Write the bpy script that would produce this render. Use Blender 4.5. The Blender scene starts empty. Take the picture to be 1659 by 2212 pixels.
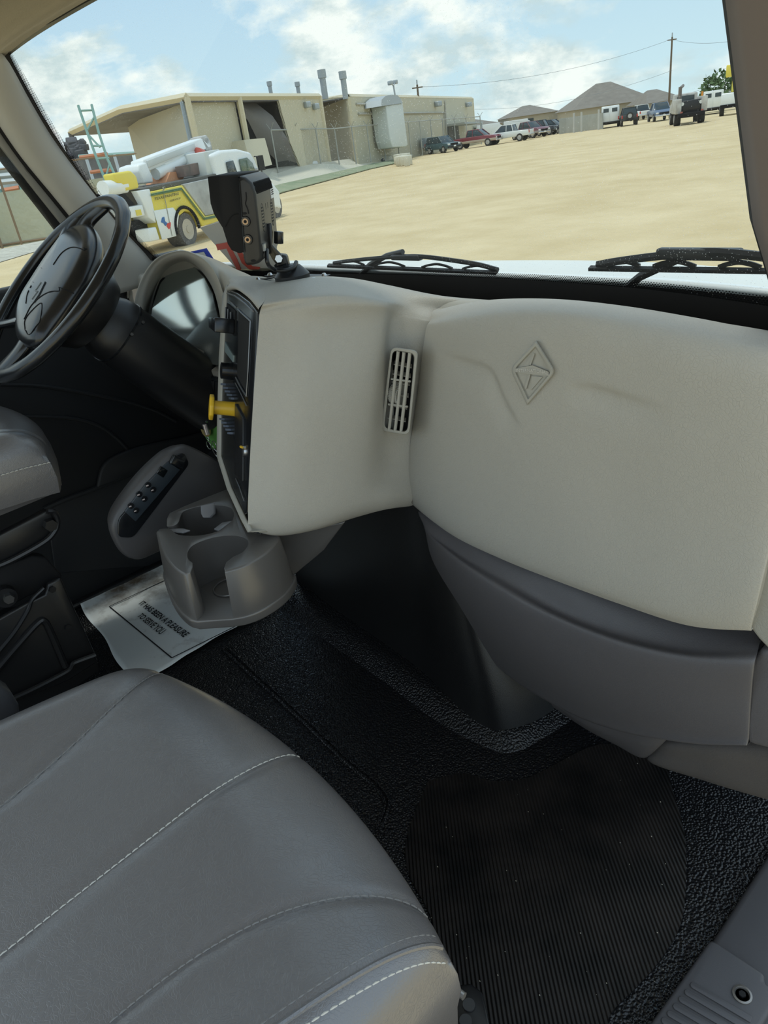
import bpy, bmesh, math, random
import numpy as np
from mathutils import Vector, Matrix
random.seed(7)
S = bpy.context.scene
# ------------------------------------------------------------------ camera
F, CX, CY = 1533.0, 829.5, 1106.0
PITCH, ROLL, AZ = math.radians(27.4), math.atan(.147), math.radians(51.4)
CAM = np.array([0, 0, 1.08])
_fh = np.array([-math.sin(AZ), math.cos(AZ), 0]); _rt = np.array([math.cos(AZ), math.sin(AZ), 0])
_d = _fh*math.cos(PITCH) - np.array([0, 0, 1.0])*math.sin(PITCH); _u = np.cross(_rt, _d)
_X = math.cos(ROLL)*_rt - math.sin(ROLL)*_u; _Y = math.sin(ROLL)*_rt + math.cos(ROLL)*_u
cam = bpy.data.objects.new('camera', bpy.data.cameras.new('camera')); S.collection.objects.link(cam)
cam.data.sensor_fit = 'HORIZONTAL'; cam.data.sensor_width = 36; cam.data.lens = 36*F/1659
cam.data.clip_start = .02; cam.data.clip_end = 2000
cam.matrix_world = Matrix([[_X[i], _Y[i], -_d[i], CAM[i]] for i in range(3)] + [[0, 0, 0, 1]])
S.camera = cam
# ------------------------------------------------------------------ world, sun, exposure
S.view_settings.view_transform = 'Standard'; S.view_settings.look = 'None'
S.view_settings.gamma = 1; S.view_settings.exposure = 0.0
W_STR, SUN_STR = 1.4, 2.1
w = bpy.data.worlds.new('world'); S.world = w; w.use_nodes = True
nt = w.node_tree; nt.nodes.clear()
def nd(t, kind, **kw):
    n = t.nodes.new(kind)
    for k, v in kw.items():
        if k in n.inputs: n.inputs[k].default_value = v
        else: setattr(n, k, v)
    return n
tc = nd(nt, 'ShaderNodeTexCoord'); mp = nd(nt, 'ShaderNodeMapping'); mp.inputs['Scale'].default_value = (1, 1, 2.0)
nt.links.new(tc.outputs['Generated'], mp.inputs[0])
n1 = nd(nt, 'ShaderNodeTexNoise', Scale=5.0, Detail=9.0, Roughness=.56, Distortion=.15)
n2 = nd(nt, 'ShaderNodeTexNoise', Scale=13.0, Detail=6.0, Roughness=.6)
nt.links.new(mp.outputs[0], n1.inputs['Vector']); nt.links.new(mp.outputs[0], n2.inputs['Vector'])
cr = nd(nt, 'ShaderNodeValToRGB'); cr.color_ramp.elements[0].position = .455; cr.color_ramp.elements[0].color = (0, 0, 0, 1)
cr.color_ramp.elements[1].position = .55; cr.color_ramp.elements[1].color = (1, 1, 1, 1)
nt.links.new(n1.outputs['Fac'], cr.inputs[0])
cc = nd(nt, 'ShaderNodeValToRGB'); cc.color_ramp.elements[0].position = .38; cc.color_ramp.elements[0].color = (.62, .74, .76, 1)
cc.color_ramp.elements[1].position = .56; cc.color_ramp.elements[1].color = (1.0, 1.04, 1.0, 1)
nt.links.new(n2.outputs['Fac'], cc.inputs[0])
sx = nd(nt, 'ShaderNodeSeparateXYZ'); nt.links.new(tc.outputs['Generated'], sx.inputs[0])
bl = nd(nt, 'ShaderNodeValToRGB'); bl.color_ramp.elements[0].position = 0; bl.color_ramp.elements[0].color = (.66, .86, .92, 1)
bl.color_ramp.elements[1].position = .3; bl.color_ramp.elements[1].color = (.38, .60, .86, 1)
nt.links.new(sx.outputs['Z'], bl.inputs[0])
mx = nd(nt, 'ShaderNodeMixRGB'); nt.links.new(cr.outputs[0], mx.inputs[0]); nt.links.new(bl.outputs[0], mx.inputs[1]); nt.links.new(cc.outputs[0], mx.inputs[2])
bg = nd(nt, 'ShaderNodeBackground', Strength=W_STR); nt.links.new(mx.outputs[0], bg.inputs[0])
wo = nd(nt, 'ShaderNodeOutputWorld'); nt.links.new(bg.outputs[0], wo.inputs[0])
sd = bpy.data.lights.new('sun', 'SUN'); sd.energy = SUN_STR; sd.angle = math.radians(6); sd.color = (1, .96, .88)
sun = bpy.data.objects.new('sun', sd); S.collection.objects.link(sun)
sun.rotation_euler = Vector((.12, .20, -1)).to_track_quat('-Z', 'Y').to_euler()
# ------------------------------------------------------------------ placing helpers
def ray(px, py): return (px-CX)*_X - (py-CY)*_Y + F*_d
def P(px, py, ax, v):                      # where the sight line through a point of the photo meets the plane axis = v
    r = ray(px, py); return CAM + (v-CAM[ax])/r[ax]*r
def DP(px, py, dep): return CAM + ray(px, py)/F*dep
GZ = -1.1
def G(px, py, z=GZ): return P(px, py, 2, z)
def wsy(x, z): return .93 - .07*((x+1.12)/.8)**2 - .52*(z-.86)     # the windshield's surface
def WP(px, py, off=0.0):
    r = ray(px, py); lo, hi = 0.0, 3e-3
    for _ in range(50):
        m = (lo+hi)/2; p = CAM+m*r
        if p[1]-wsy(p[0], p[2])-off > 0: hi = m
        else: lo = m
    return CAM + lo*r
# ------------------------------------------------------------------ object helpers
COL = S.collection
def thing(name, label, cat, loc=(0, 0, 0), rz=0.0, group=None):
    o = bpy.data.objects.new(name, None); COL.objects.link(o); o.empty_display_size = .05
    o.location = loc; o.rotation_euler = (0, 0, rz); o['label'] = label; o['category'] = cat
    o['_'] = 0; del o['_']
    if group: o['group'] = group
    return o
def root_mat(o):
    while o.parent: o = o.parent
    return Matrix.Translation(o.location) @ o.rotation_euler.to_matrix().to_4x4()
class MB:
    def __init__(s): s.v = []; s.f = []; s.uv = None
    def add(s, vs, fs):
        n = len(s.v); s.v += [tuple(float(c) for c in p) for p in vs]; s.f += [tuple(i+n for i in f) for f in fs]; return s
    def box(s, c, size, R=None, taper=1.0):
        x, y, z = [a/2 for a in size]; vs = []
        for sz in (-1, 1):
            k = taper if sz > 0 else 1
            for sx_, sy in ((-1, -1), (1, -1), (1, 1), (-1, 1)):
                p = Vector((sx_*x*k, sy*y*k, sz*z))
                if R is not None: p = R @ p
                vs.append(Vector(c)+p)
        return s.add(vs, [(3, 2, 1, 0), (4, 5, 6, 7), (0, 1, 5, 4), (1, 2, 6, 5), (2, 3, 7, 6), (3, 0, 4, 7)])
    def prism(s, pts, ext):
        pts = [np.array(p, float) for p in pts]; e = np.array(ext, float); n = len(pts)
        return s.add(pts + [p+e for p in pts], [tuple(range(n-1, -1, -1)), tuple(range(n, 2*n))] + [(i, (i+1) % n, n+(i+1) % n, n+i) for i in range(n)])
    def loft(s, rings, cap=True, closed=True):
        n = len(rings[0]); vs = [p for r in rings for p in r]; fs = []
        for j in range(len(rings)-1):
            for i in range(n if closed else n-1):
                k = (i+1) % n; fs.append((j*n+i, j*n+k, (j+1)*n+k, (j+1)*n+i))
        if cap: fs += [tuple(range(n-1, -1, -1)), tuple(range((len(rings)-1)*n, len(rings)*n))]
        return s.add(vs, fs)
    def tube(s, path, r, n=8, cap=True, flat=1.0):
        path = [Vector(p) for p in path]; rs = r if isinstance(r, (list, tuple)) else [r]*len(path); rings = []; up = None
        for i, p in enumerate(path):
            t = (path[min(i+1, len(path)-1)]-path[max(i-1, 0)]).normalized()
            if up is None: up = Vector((0, 0, 1)) if abs(t.z) < .9 else Vector((0, 1, 0))
            a = t.cross(up)
            if a.length < 1e-6: a = t.cross(Vector((1, 0, 0)))
            a.normalize(); b = a.cross(t).normalized(); up = b
            rings.append([p + a*math.cos(2*math.pi*k/n)*rs[i] + b*math.sin(2*math.pi*k/n)*rs[i]*flat for k in range(n)])
        return s.loft(rings, cap)
    def cyl(s, a, b, r, r2=None, n=20): return s.tube([a, b], [r, r if r2 is None else r2], n)
    def grid(s, pts, closed=False):
        R, Cn = len(pts), len(pts[0]); vs = [p for r in pts for p in r]; fs = []
        for i in range(R-1):
            for j in range(Cn-1): fs.append((i*Cn+j, i*Cn+j+1, (i+1)*Cn+j+1, (i+1)*Cn+j))
        return s.add(vs, fs)
    def build(s, name, m, parent=None, local=False, smooth=False, bevel=0, seg=2, sub=0, solid=0, uv=None, soff=-1, ang=40, kind=None):
        vs = s.v
        if parent is not None and not local:
            M = root_mat(parent).inverted(); vs = [tuple(M @ Vector(p)) for p in vs]
        me = bpy.data.meshes.new(name); me.from_pydata(vs, [], s.f); me.update()
        bm = bmesh.new(); bm.from_mesh(me)
        if not uv: bmesh.ops.remove_doubles(bm, verts=bm.verts, dist=1e-6)
        bmesh.ops.recalc_face_normals(bm, faces=bm.faces); bm.to_mesh(me); bm.free()
        if uv:
            l = me.uv_layers.new(name='UVMap')
            for lp in me.loops: l.data[lp.index].uv = uv[lp.vertex_index]
        if m is not None: me.materials.append(m)
        o = bpy.data.objects.new(name, me); COL.objects.link(o)
        if parent is not None: o.parent = parent
        if solid:
            md = o.modifiers.new('solid', 'SOLIDIFY'); md.thickness = solid; md.offset = soff
        if bevel:
            md = o.modifiers.new('bevel', 'BEVEL'); md.width = bevel; md.segments = seg; md.limit_method = 'ANGLE'; md.angle_limit = math.radians(35)
        if sub:
            md = o.modifiers.new('sub', 'SUBSURF'); md.levels = sub; md.render_levels = sub
        if smooth or sub or bevel:
            for p in me.polygons: p.use_smooth = True
            if not sub and not bevel:
                try: me.set_sharp_from_angle(angle=math.radians(ang))
                except Exception: pass
        if kind: o['kind'] = kind
        return o
def tag(o, label, cat, group=None):
    o['label'] = label; o['category'] = cat
    if group: o['group'] = group
    return o
def cat1(p, t):                            # Catmull-Rom through rows of points
    n = len(p)-1; t = min(max(t, 0), 1)*n; i = min(int(t), n-1); f = t-i
    g = lambda k: p[k] if 0 <= k <= n else (2*p[0]-p[1] if k < 0 else 2*p[n]-p[n-1])
    a, b, c, d_ = g(i-1), g(i), g(i+1), g(i+2)
    return .5*((2*b) + (c-a)*f + (2*a-5*b+4*c-d_)*f*f + (-a+3*b-3*c+d_)*f**3)
def curve(pts, n):
    p = [np.array(q, float) for q in pts]
    return [cat1(p, k/n) for k in range(n+1)]
def patch(rows, nu, nv):                   # rows of control points -> dense smooth grid
    rs = [curve(r, nu) for r in rows]; cols = [curve([r[i] for r in rs], nv) for i in range(nu+1)]
    return [[cols[i][j] for i in range(nu+1)] for j in range(nv+1)]
def text2d(s, bold=0.0, ext=0.0):
    c = bpy.data.curves.new('t', 'FONT'); c.body = s; c.offset = bold; c.extrude = ext; c.resolution_u = 3
    o = bpy.data.objects.new('t', c); COL.objects.link(o)
    dg = bpy.context.evaluated_depsgraph_get(); me = bpy.data.meshes.new_from_object(o.evaluated_get(dg))
    v = np.array([tuple(q.co) for q in me.vertices]); f = [tuple(p.vertices) for p in me.polygons]
    bpy.data.objects.remove(o); bpy.data.curves.remove(c); bpy.data.meshes.remove(me)
    mn, mxx = v[:, :2].min(0), v[:, :2].max(0); v[:, :2] = (v[:, :2]-mn)/(mxx-mn)
    return v, f
def put_text(mb, s, fn, bold=0.0, ext=0.0):
    v, f = text2d(s, bold, ext); mb.add([fn(*q) for q in v], f)
def bil(a, b, c, d_, nrm=(0, 0, 0)):       # a bottom-left, b bottom-right, c top-right, d top-left
    a, b, c, d_, nr = [np.array(q, float) for q in (a, b, c, d_, nrm)]
    return lambda u, v, w_=0: (a*(1-u)+b*u)*(1-v) + (d_*(1-u)+c*u)*v + nr*w_
# ------------------------------------------------------------------ materials
MATS = {}
def mat(name, col, rough=.5, metal=0.0, bump=None, spec=.5, col2=None, cscale=8, coat=0, dirt=None):
    if name in MATS: return MATS[name]
    m = bpy.data.materials.new(name); m.use_nodes = True; t = m.node_tree; b = t.nodes['Principled BSDF']
    b.inputs['Base Color'].default_value = (*col, 1); b.inputs['Roughness'].default_value = rough; b.inputs['Metallic'].default_value = metal
    b.inputs['Specular IOR Level'].default_value = spec; b.inputs['Coat Weight'].default_value = coat
    c = nd(t, 'ShaderNodeTexCoord')
    if col2:
        n = nd(t, 'ShaderNodeTexNoise', Scale=cscale, Detail=6.0, Roughness=.6); t.links.new(c.outputs['Object'], n.inputs['Vector'])
        r = nd(t, 'ShaderNodeValToRGB'); r.color_ramp.elements[0].position = .35; r.color_ramp.elements[1].position = .65
        r.color_ramp.elements[0].color = (*col, 1); r.color_ramp.elements[1].color = (*col2, 1)
        t.links.new(n.outputs['Fac'], r.inputs[0]); t.links.new(r.outputs[0], b.inputs['Base Color'])
    if bump:
        kind, sc, st, dist = bump
        if kind == 'noise':
            n = nd(t, 'ShaderNodeTexNoise', Scale=sc, Detail=4.0, Roughness=.6); out = n.outputs['Fac']
            t.links.new(c.outputs['Object'], n.inputs['Vector'])
        elif kind == 'grain':              # wrinkled vinyl: cells stretched and distorted
            n0 = nd(t, 'ShaderNodeTexNoise', Scale=sc*.12, Detail=2.0); t.links.new(c.outputs['Object'], n0.inputs['Vector'])
            ad = nd(t, 'ShaderNodeVectorMath', operation='MULTIPLY_ADD'); t.links.new(n0.outputs['Color'], ad.inputs[0]); ad.inputs[1].default_value = (.03,)*3
            t.links.new(c.outputs['Object'], ad.inputs[2])
            n = nd(t, 'ShaderNodeTexVoronoi', Scale=sc, feature='DISTANCE_TO_EDGE'); t.links.new(ad.outputs[0], n.inputs['Vector'])
            rr = nd(t, 'ShaderNodeValToRGB'); rr.color_ramp.elements[1].position = .12; t.links.new(n.outputs[0], rr.inputs[0])
            n3 = nd(t, 'ShaderNodeTexNoise', Scale=sc*.5, Detail=3.0); t.links.new(c.outputs['Object'], n3.inputs['Vector'])
            ml = nd(t, 'ShaderNodeMixRGB'); ml.blend_type = 'MULTIPLY'; ml.inputs[0].default_value = 1
            t.links.new(rr.outputs[0], ml.inputs[1]); t.links.new(n3.outputs['Fac'], ml.inputs[2]); out = ml.outputs[0]
        elif kind == 'pebble':
            n = nd(t, 'ShaderNodeTexVoronoi', Scale=sc, feature='SMOOTH_F1'); n.inputs['Smoothness'].default_value = .5
            t.links.new(c.outputs['Object'], n.inputs['Vector']); out = n.outputs['Distance']; st = -st
        elif kind == 'wave':
            n = nd(t, 'ShaderNodeTexWave', Scale=sc); n.wave_profile = 'SIN'; n.bands_direction = 'X'
            mpp = nd(t, 'ShaderNodeMapping'); mpp.inputs['Rotation'].default_value = (0, 0, dist[1]); dist = dist[0]
            t.links.new(c.outputs['Object'], mpp.inputs[0]); t.links.new(mpp.outputs[0], n.inputs['Vector']); out = n.outputs['Fac']
        bp = nd(t, 'ShaderNodeBump'); bp.inputs['Strength'].default_value = abs(st); bp.inputs['Distance'].default_value = dist; bp.invert = st < 0
        t.links.new(out, bp.inputs['Height']); t.links.new(bp.outputs[0], b.inputs['Normal'])
    MATS[name] = m; return m
DASH = mat('dash_vinyl', (.42, .40, .355), .5, bump=('grain', 230, .36, .0011), spec=.35)
DASHS = mat('dash_smooth', (.41, .395, .35), .5, bump=('noise', 900, .15, .0004), spec=.35)
PILL = mat('pillar_trim', (.42, .41, .38), .55, bump=('noise', 700, .15, .0004))
PILLR = mat('pillar_trim_brown', (.21, .175, .16), .6, bump=('noise', 500, .2, .0005), spec=.3)
HEAD = mat('headliner', (.38, .345, .275), .8, bump=('noise', 260, .5, .002))
CHAR = mat('charcoal_vinyl', (.115, .108, .112), .42, bump=('grain', 330, .25, .0008), spec=.5)
CHARD = mat('sill_plastic', (.082, .078, .082), .55, bump=('noise', 900, .3, .0006), spec=.5)
CUPM = mat('console_plastic', (.14, .132, .125), .30, .25, bump=('noise', 1200, .12, .0003), spec=.6)
SEATM = mat('seat_vinyl', (.135, .128, .130), .34, bump=('grain', 260, .3, .0009), spec=1.0, coat=.6)
SEATM.node_tree.nodes['Principled BSDF'].inputs['Coat Roughness'].default_value = .28
STITCH = mat('thread', (.55, .53, .48), .8)
STITCHD = mat('thread_dark', (.22, .21, .20), .8)
BLK = mat('black_plastic', (.012, .012, .013), .38, bump=('noise', 900, .15, .0004), spec=.5)
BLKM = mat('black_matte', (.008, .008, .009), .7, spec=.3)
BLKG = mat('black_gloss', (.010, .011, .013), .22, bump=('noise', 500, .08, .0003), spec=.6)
DOORB = mat('door_black', (.012, .013, .015), .55, bump=('noise', 700, .3, .0006), spec=.4)
FLOORM = mat('rubber_floor', (.010, .010, .011), .24, bump=('pebble', 250, .9, .003), spec=.5)
RIBM = mat('ribbed_rubber', (.007, .007, .007), .42, bump=('wave', 52, .9, (.003, math.radians(-49))), spec=.3, col2=(.024, .020, .018), cscale=11)
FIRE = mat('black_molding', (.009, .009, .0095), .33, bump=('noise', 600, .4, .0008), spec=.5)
STEEL = mat('steel', (.6, .6, .6), .3, 1.0)
DSTEEL = mat('black_painted_steel', (.012, .012, .013), .35, bump=('noise', 200, .1, .0006))
RUBBER = mat('rubber', (.02, .02, .021), .6)
YEL = mat('yellow_plastic', (.80, .50, .03), .35)
WHITE = mat('white_paint', (.78, .80, .79), .35)
TRWHITE = mat('truck_white', (.82, .86, .86), .3)
YPAINT = mat('yellow_paint', (.80, .66, .10), .5)
GLASSD = mat('dark_glass', (.05, .07, .08), .1)
def glass_mat(name, tint, dust):
    m = bpy.data.materials.new(name); m.use_nodes = True; t = m.node_tree; t.nodes.clear()
    tr = nd(t, 'ShaderNodeBsdfTransparent'); tr.inputs[0].default_value = (*tint, 1)
    gl = nd(t, 'ShaderNodeBsdfGlossy'); gl.inputs['Roughness'].default_value = .02
    fr = nd(t, 'ShaderNodeLayerWeight'); pw = nd(t, 'ShaderNodeMath', operation='POWER'); t.links.new(fr.outputs['Facing'], pw.inputs[0]); pw.inputs[1].default_value = 5
    pa = nd(t, 'ShaderNodeMath', operation='MULTIPLY_ADD'); t.links.new(pw.outputs[0], pa.inputs[0]); pa.inputs[1].default_value = .5; pa.inputs[2].default_value = .03
    m1 = nd(t, 'ShaderNodeMixShader'); t.links.new(pa.outputs[0], m1.inputs[0]); t.links.new(tr.outputs[0], m1.inputs[1]); t.links.new(gl.outputs[0], m1.inputs[2])
    df = nd(t, 'ShaderNodeBsdfDiffuse'); df.inputs[0].default_value = (.75, .75, .7, 1)
    tl = nd(t, 'ShaderNodeBsdfTranslucent'); tl.inputs[0].default_value = (.9, .9, .85, 1)
    ds = nd(t, 'ShaderNodeMixShader'); ds.inputs[0].default_value = .5; t.links.new(df.outputs[0], ds.inputs[1]); t.links.new(tl.outputs[0], ds.inputs[2])
    c = nd(t, 'ShaderNodeTexCoord'); v = nd(t, 'ShaderNodeTexVoronoi', Scale=290.0); t.links.new(c.outputs['Object'], v.inputs['Vector'])
    r = nd(t, 'ShaderNodeValToRGB'); r.color_ramp.elements[0].position = .10; r.color_ramp.elements[0].color = (1, 1, 1, 1)
    r.color_ramp.elements[1].position = .20; r.color_ramp.elements[1].color = (0, 0, 0, 1); t.links.new(v.outputs['Distance'], r.inputs[0])
    n = nd(t, 'ShaderNodeTexNoise', Scale=5.0, Detail=2.0); t.links.new(c.outputs['Object'], n.inputs['Vector'])
    r2 = nd(t, 'ShaderNodeValToRGB'); r2.color_ramp.elements[0].position = .40; r2.color_ramp.elements[1].position = .56; t.links.new(n.outputs['Fac'], r2.inputs[0])
    mu = nd(t, 'ShaderNodeMath', operation='MULTIPLY'); t.links.new(r.outputs[0], mu.inputs[0]); t.links.new(r2.outputs[0], mu.inputs[1])
    mm = nd(t, 'ShaderNodeMath', operation='MULTIPLY_ADD'); t.links.new(mu.outputs[0], mm.inputs[0]); mm.inputs[1].default_value = dust; mm.inputs[2].default_value = .012 if dust else 0
    m2 = nd(t, 'ShaderNodeMixShader'); t.links.new(mm.outputs[0], m2.inputs[0]); t.links.new(m1.outputs[0], m2.inputs[1]); t.links.new(ds.outputs[0], m2.inputs[2])
    o = nd(t, 'ShaderNodeOutputMaterial'); t.links.new(m2.outputs[0], o.inputs[0]); return m
GLASS = glass_mat('windshield_glass', (.69, .72, .71), .5)
SGLASS = glass_mat('side_glass', (.70, .74, .73), .2)
def dot_mat():                             # black dots printed on the glass, drawn from the band's own UVs
    m = bpy.data.materials.new('dot_frit'); m.use_nodes = True; t = m.node_tree; t.nodes.clear()
    c = nd(t, 'ShaderNodeTexCoord'); sp = nd(t, 'ShaderNodeSeparateXYZ'); t.links.new(c.outputs['UV'], sp.inputs[0])
    # u counts dots along, v in rows; odd rows shifted by half
    fl = nd(t, 'ShaderNodeMath', operation='FLOOR'); t.links.new(sp.outputs['Y'], fl.inputs[0])
    hf = nd(t, 'ShaderNodeMath', operation='MULTIPLY_ADD'); t.links.new(fl.outputs[0], hf.inputs[0]); hf.inputs[1].default_value = .5; t.links.new(sp.outputs['X'], hf.inputs[2])
    def cen(src):
        a = nd(t, 'ShaderNodeMath', operation='FRACT'); t.links.new(src, a.inputs[0])
        b = nd(t, 'ShaderNodeMath', operation='SUBTRACT'); t.links.new(a.outputs[0], b.inputs[0]); b.inputs[1].default_value = .5
        q = nd(t, 'ShaderNodeMath', operation='MULTIPLY'); t.links.new(b.outputs[0], q.inputs[0]); t.links.new(b.outputs[0], q.inputs[1]); return q.outputs[0]
    s_ = nd(t, 'ShaderNodeMath', operation='ADD'); t.links.new(cen(hf.outputs[0]), s_.inputs[0]); t.links.new(cen(sp.outputs['Y']), s_.inputs[1])
    # radius shrinks with v (0 = solid side)
    rr = nd(t, 'ShaderNodeMapRange'); t.links.new(sp.outputs['Y'], rr.inputs[0])
    for i, v in enumerate((0, 5, .30, .05)): rr.inputs[i+1].default_value = v
    lt = nd(t, 'ShaderNodeMath', operation='LESS_THAN'); t.links.new(s_.outputs[0], lt.inputs[0]); t.links.new(rr.outputs[0], lt.inputs[1])
    tr = nd(t, 'ShaderNodeBsdfTransparent'); df = nd(t, 'ShaderNodeBsdfDiffuse'); df.inputs[0].default_value = (.01, .01, .01, 1)
    ms = nd(t, 'ShaderNodeMixShader'); t.links.new(lt.outputs[0], ms.inputs[0]); t.links.new(tr.outputs[0], ms.inputs[1]); t.links.new(df.outputs[0], ms.inputs[2])
    o = nd(t, 'ShaderNodeOutputMaterial'); t.links.new(ms.outputs[0], o.inputs[0]); return m
DOTS = dot_mat()
# ================================================================== THE CAB SHELL
def struct(mb, name, m, **kw): return mb.build(name, m, kind='structure', **kw)
m = MB(); m.box((-1.11, .15, -.03), (1.78, 2.1, .06)); struct(m, 'floor', FLOORM)
# ribbed tread area of the floor mat, a raised sheet with its own outline
rib = [(925, 1690), (1000, 1672), (1060, 1690), (1130, 1686), (1180, 1665), (1300, 1610), (1425, 1640), (1450, 1700), (1478, 1800), (1482, 1880),
       (1478, 1960), (1462, 2020), (1420, 2085), (1375, 2135), (1320, 2190), (1290, 2240), (1090, 2260), (1040, 2190), (960, 2080), (930, 1980), (880, 1880), (882, 1800)]
pts = curve([G(*q, 0) for q in rib + rib[:1]], 88)[:-1]
m = MB(); m.prism([(p[0], p[1], .0005) for p in pts], (0, 0, .0035)); rb = m.build('floor_ribbed_tread', RIBM); rb['kind'] = 'structure'; rb.name = 'trim_8'
# moulded grooves on the floor rubber
m = MB()
for path in ([(480, 1400), (540, 1455), (640, 1545), (740, 1640), (800, 1690), (829, 1725), (830, 1750), (812, 1790)],
             [(492, 1398), (552, 1453), (652, 1543), (752, 1638), (812, 1688), (838, 1722), (838, 1750), (820, 1796)]):
    m.tube(curve([G(*q, .001) for q in path], 40), .0035, 6)
struct(m, 'trim_9', FLOORM, smooth=True)
# moulded step in the floor rubber along the foot of the tunnel
sec = []
for a, b in zip([(600, 1318), (700, 1385), (820, 1470), (940, 1560), (1050, 1618), (1110, 1628), (1170, 1600), (1260, 1545)],
                [(610, 1275), (720, 1345), (850, 1430), (980, 1520), (1060, 1570), (1110, 1585), (1150, 1560), (1230, 1490)]):
    p, q = G(*a, .0), G(*b, .0); e = np.array([0, 0, 1.0])
    sec.append([p-(0, 0, .002), p*.75+q*.25+e*.006, p*.5+q*.5+e*.016, p*.25+q*.75+e*.022, q+e*.024, q+(q-p)*.8+e*.024])
cols = [curve([r[i] for r in sec], 40) for i in range(6)]
m = MB(); m.grid([[cols[i][j] for i in range(6)] for j in range(41)]); struct(m, 'trim_10', FLOORM, smooth=True, ang=80)
# ceiling
rows = []
for k, (dy, z) in enumerate([(0, 1.36), (-.02, 1.385), (-.12, 1.43), (-.3, 1.47), (-.72, 1.47)]):
    rows.append([(x, wsy(x, 1.36)+dy if k < 3 else dy+.3, z - .05*(abs((x+1.12)/.86)**4)) for x in np.linspace(-1.98, -.26, 15)])
rows[0] = [(a, b-.012, c_) for a, b, c_ in rows[0]]
m = MB(); m.grid(patch([[np.array(q) for q in r] for r in rows], 70, 20)); struct(m, 'ceiling', HEAD, smooth=True, solid=.03, soff=1, ang=80)
# overhead shelf edge in the corner of the headliner
m = MB(); m.tube([(-1.95, .28, 1.40), (-1.6, .42, 1.405), (-1.1, .47, 1.41)], .035, 10); struct(m, 'trim_1', HEAD, smooth=True)
# front wall under the dash, tunnel cover
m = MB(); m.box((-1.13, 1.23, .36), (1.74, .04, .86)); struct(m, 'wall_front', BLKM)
# tunnel / heater cover: moulded, with a rounded corner nearest the passenger
prof = [(-1.50, .85), (-1.30, .83), (-1.1, .815), (-.95, .80), (-.84, .775), (-.74, .765), (-.69, .79), (-.665, .86), (-.66, .98), (-.66, 1.2)]
rows = []
for z, k in ((0, 1.0), (.02, .98), (.12, .80), (.28, .42), (.42, .12), (.52, 0), (.60, 0)):
    row = []
    for i, (x, y) in enumerate(prof):
        w_ = max(0, min(1, (i-2)/4)); row.append((x - .16*(1-k)*w_, y + .05*(1-k)*w_ + .03*(1-k), z))
    rows.append(row)
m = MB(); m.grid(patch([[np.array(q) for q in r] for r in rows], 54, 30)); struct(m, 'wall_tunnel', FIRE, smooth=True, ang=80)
# driver door
d = MB(); d.box((-2.00, .0, .40), (.05, 2.0, .96)); door = struct(d, 'door_1', DOORB, bevel=.01)
m = MB()
for path in ([(0, 830), (100, 835), (250, 862), (330, 885), (380, 910)], [(0, 903), (60, 900), (150, 903), (210, 918), (250, 945), (275, 970)]):
    m.tube(curve([P(*q, 0, -1.975) for q in path], 24), .006, 8)
m.build('door_panel_ridge', DOORB, door, smooth=True)
m = MB()
m.prism(curve([P(*q, 0, -1.975) for q in [(205, 1052), (215, 1010), (240, 985), (300, 962), (380, 945), (470, 930), (470, 1000), (330, 1015), (262, 1030)]], 40)[:-1], (.018, 0, 0))
m.build('speaker_pod', DOORB, door, bevel=.006)
m = MB(); m.tube(curve([P(*q, 0, -1.97) for q in [(95, 1100), (140, 1080), (200, 1058), (262, 1032), (330, 1005)]], 16), .008, 8); m.build('map_pocket_rim', DOORB, door, smooth=True)
m = MB(); m.prism([P(*q, 0, -1.97) for q in [(130, 1082), (262, 1030), (400, 990), (520, 950), (600, 1200), (120, 1240), (100, 1100)]], (-.02, 0, 0)); m.build('map_pocket', DOORB, door, bevel=.004)
m = MB(); m.box((-1.965, .2, .008), (.03, 1.6, .016)); struct(m, 'trim_2', BLK, bevel=.006)
# driver window glass + frame
m = MB(); m.add([(-2.0, .80, .80), (-2.0, -.8, .80), (-1.93, -.8, 1.36), (-1.93, .50, 1.36)], [(0, 1, 2, 3)]); struct(m, 'window_2', SGLASS)
fr = [(-45, 275), (0, 336), (60, 412), (130, 503), (180, 570)]
fo = [(-30, 240), (20, 318), (85, 405), (140, 470), (215, 560)]
def strip(name, A, B, mt, xa, xb, bulge=.008, **kw):
    a = curve([P(*q, 0, xa) for q in A], 24); b = curve([P(*q, 0, xb) for q in B], 24); g = []
    for t in np.linspace(0, 1, 7):
        g.append([p*(1-t)+q*t + np.array([1, -.3, 0])*bulge*math.sin(math.pi*t) for p, q in zip(a, b)])
    m = MB(); m.grid(g); return m.build(name, mt, smooth=True, solid=.01, kind='structure', ang=80, **kw)
strip('trim_3', fr, [(-45, 247), (8, 318), (70, 398), (140, 487), (190, 552)], BLKM, -1.985, -1.975)
strip('trim_4', [(-45, 247), (8, 318), (70, 398), (140, 487), (190, 552)], [(-30, 240), (18, 312), (82, 396), (150, 480), (200, 540)], mat('seal_grey', (.2, .2, .19), .4), -1.97, -1.968, .012)
strip('trim_5', [(-30, 240), (18, 312), (82, 396), (150, 480), (200, 540)], [(-40, 205), (0, 262), (55, 345), (130, 430), (185, 500), (230, 560)], BLKM, -1.965, -1.955)
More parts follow.
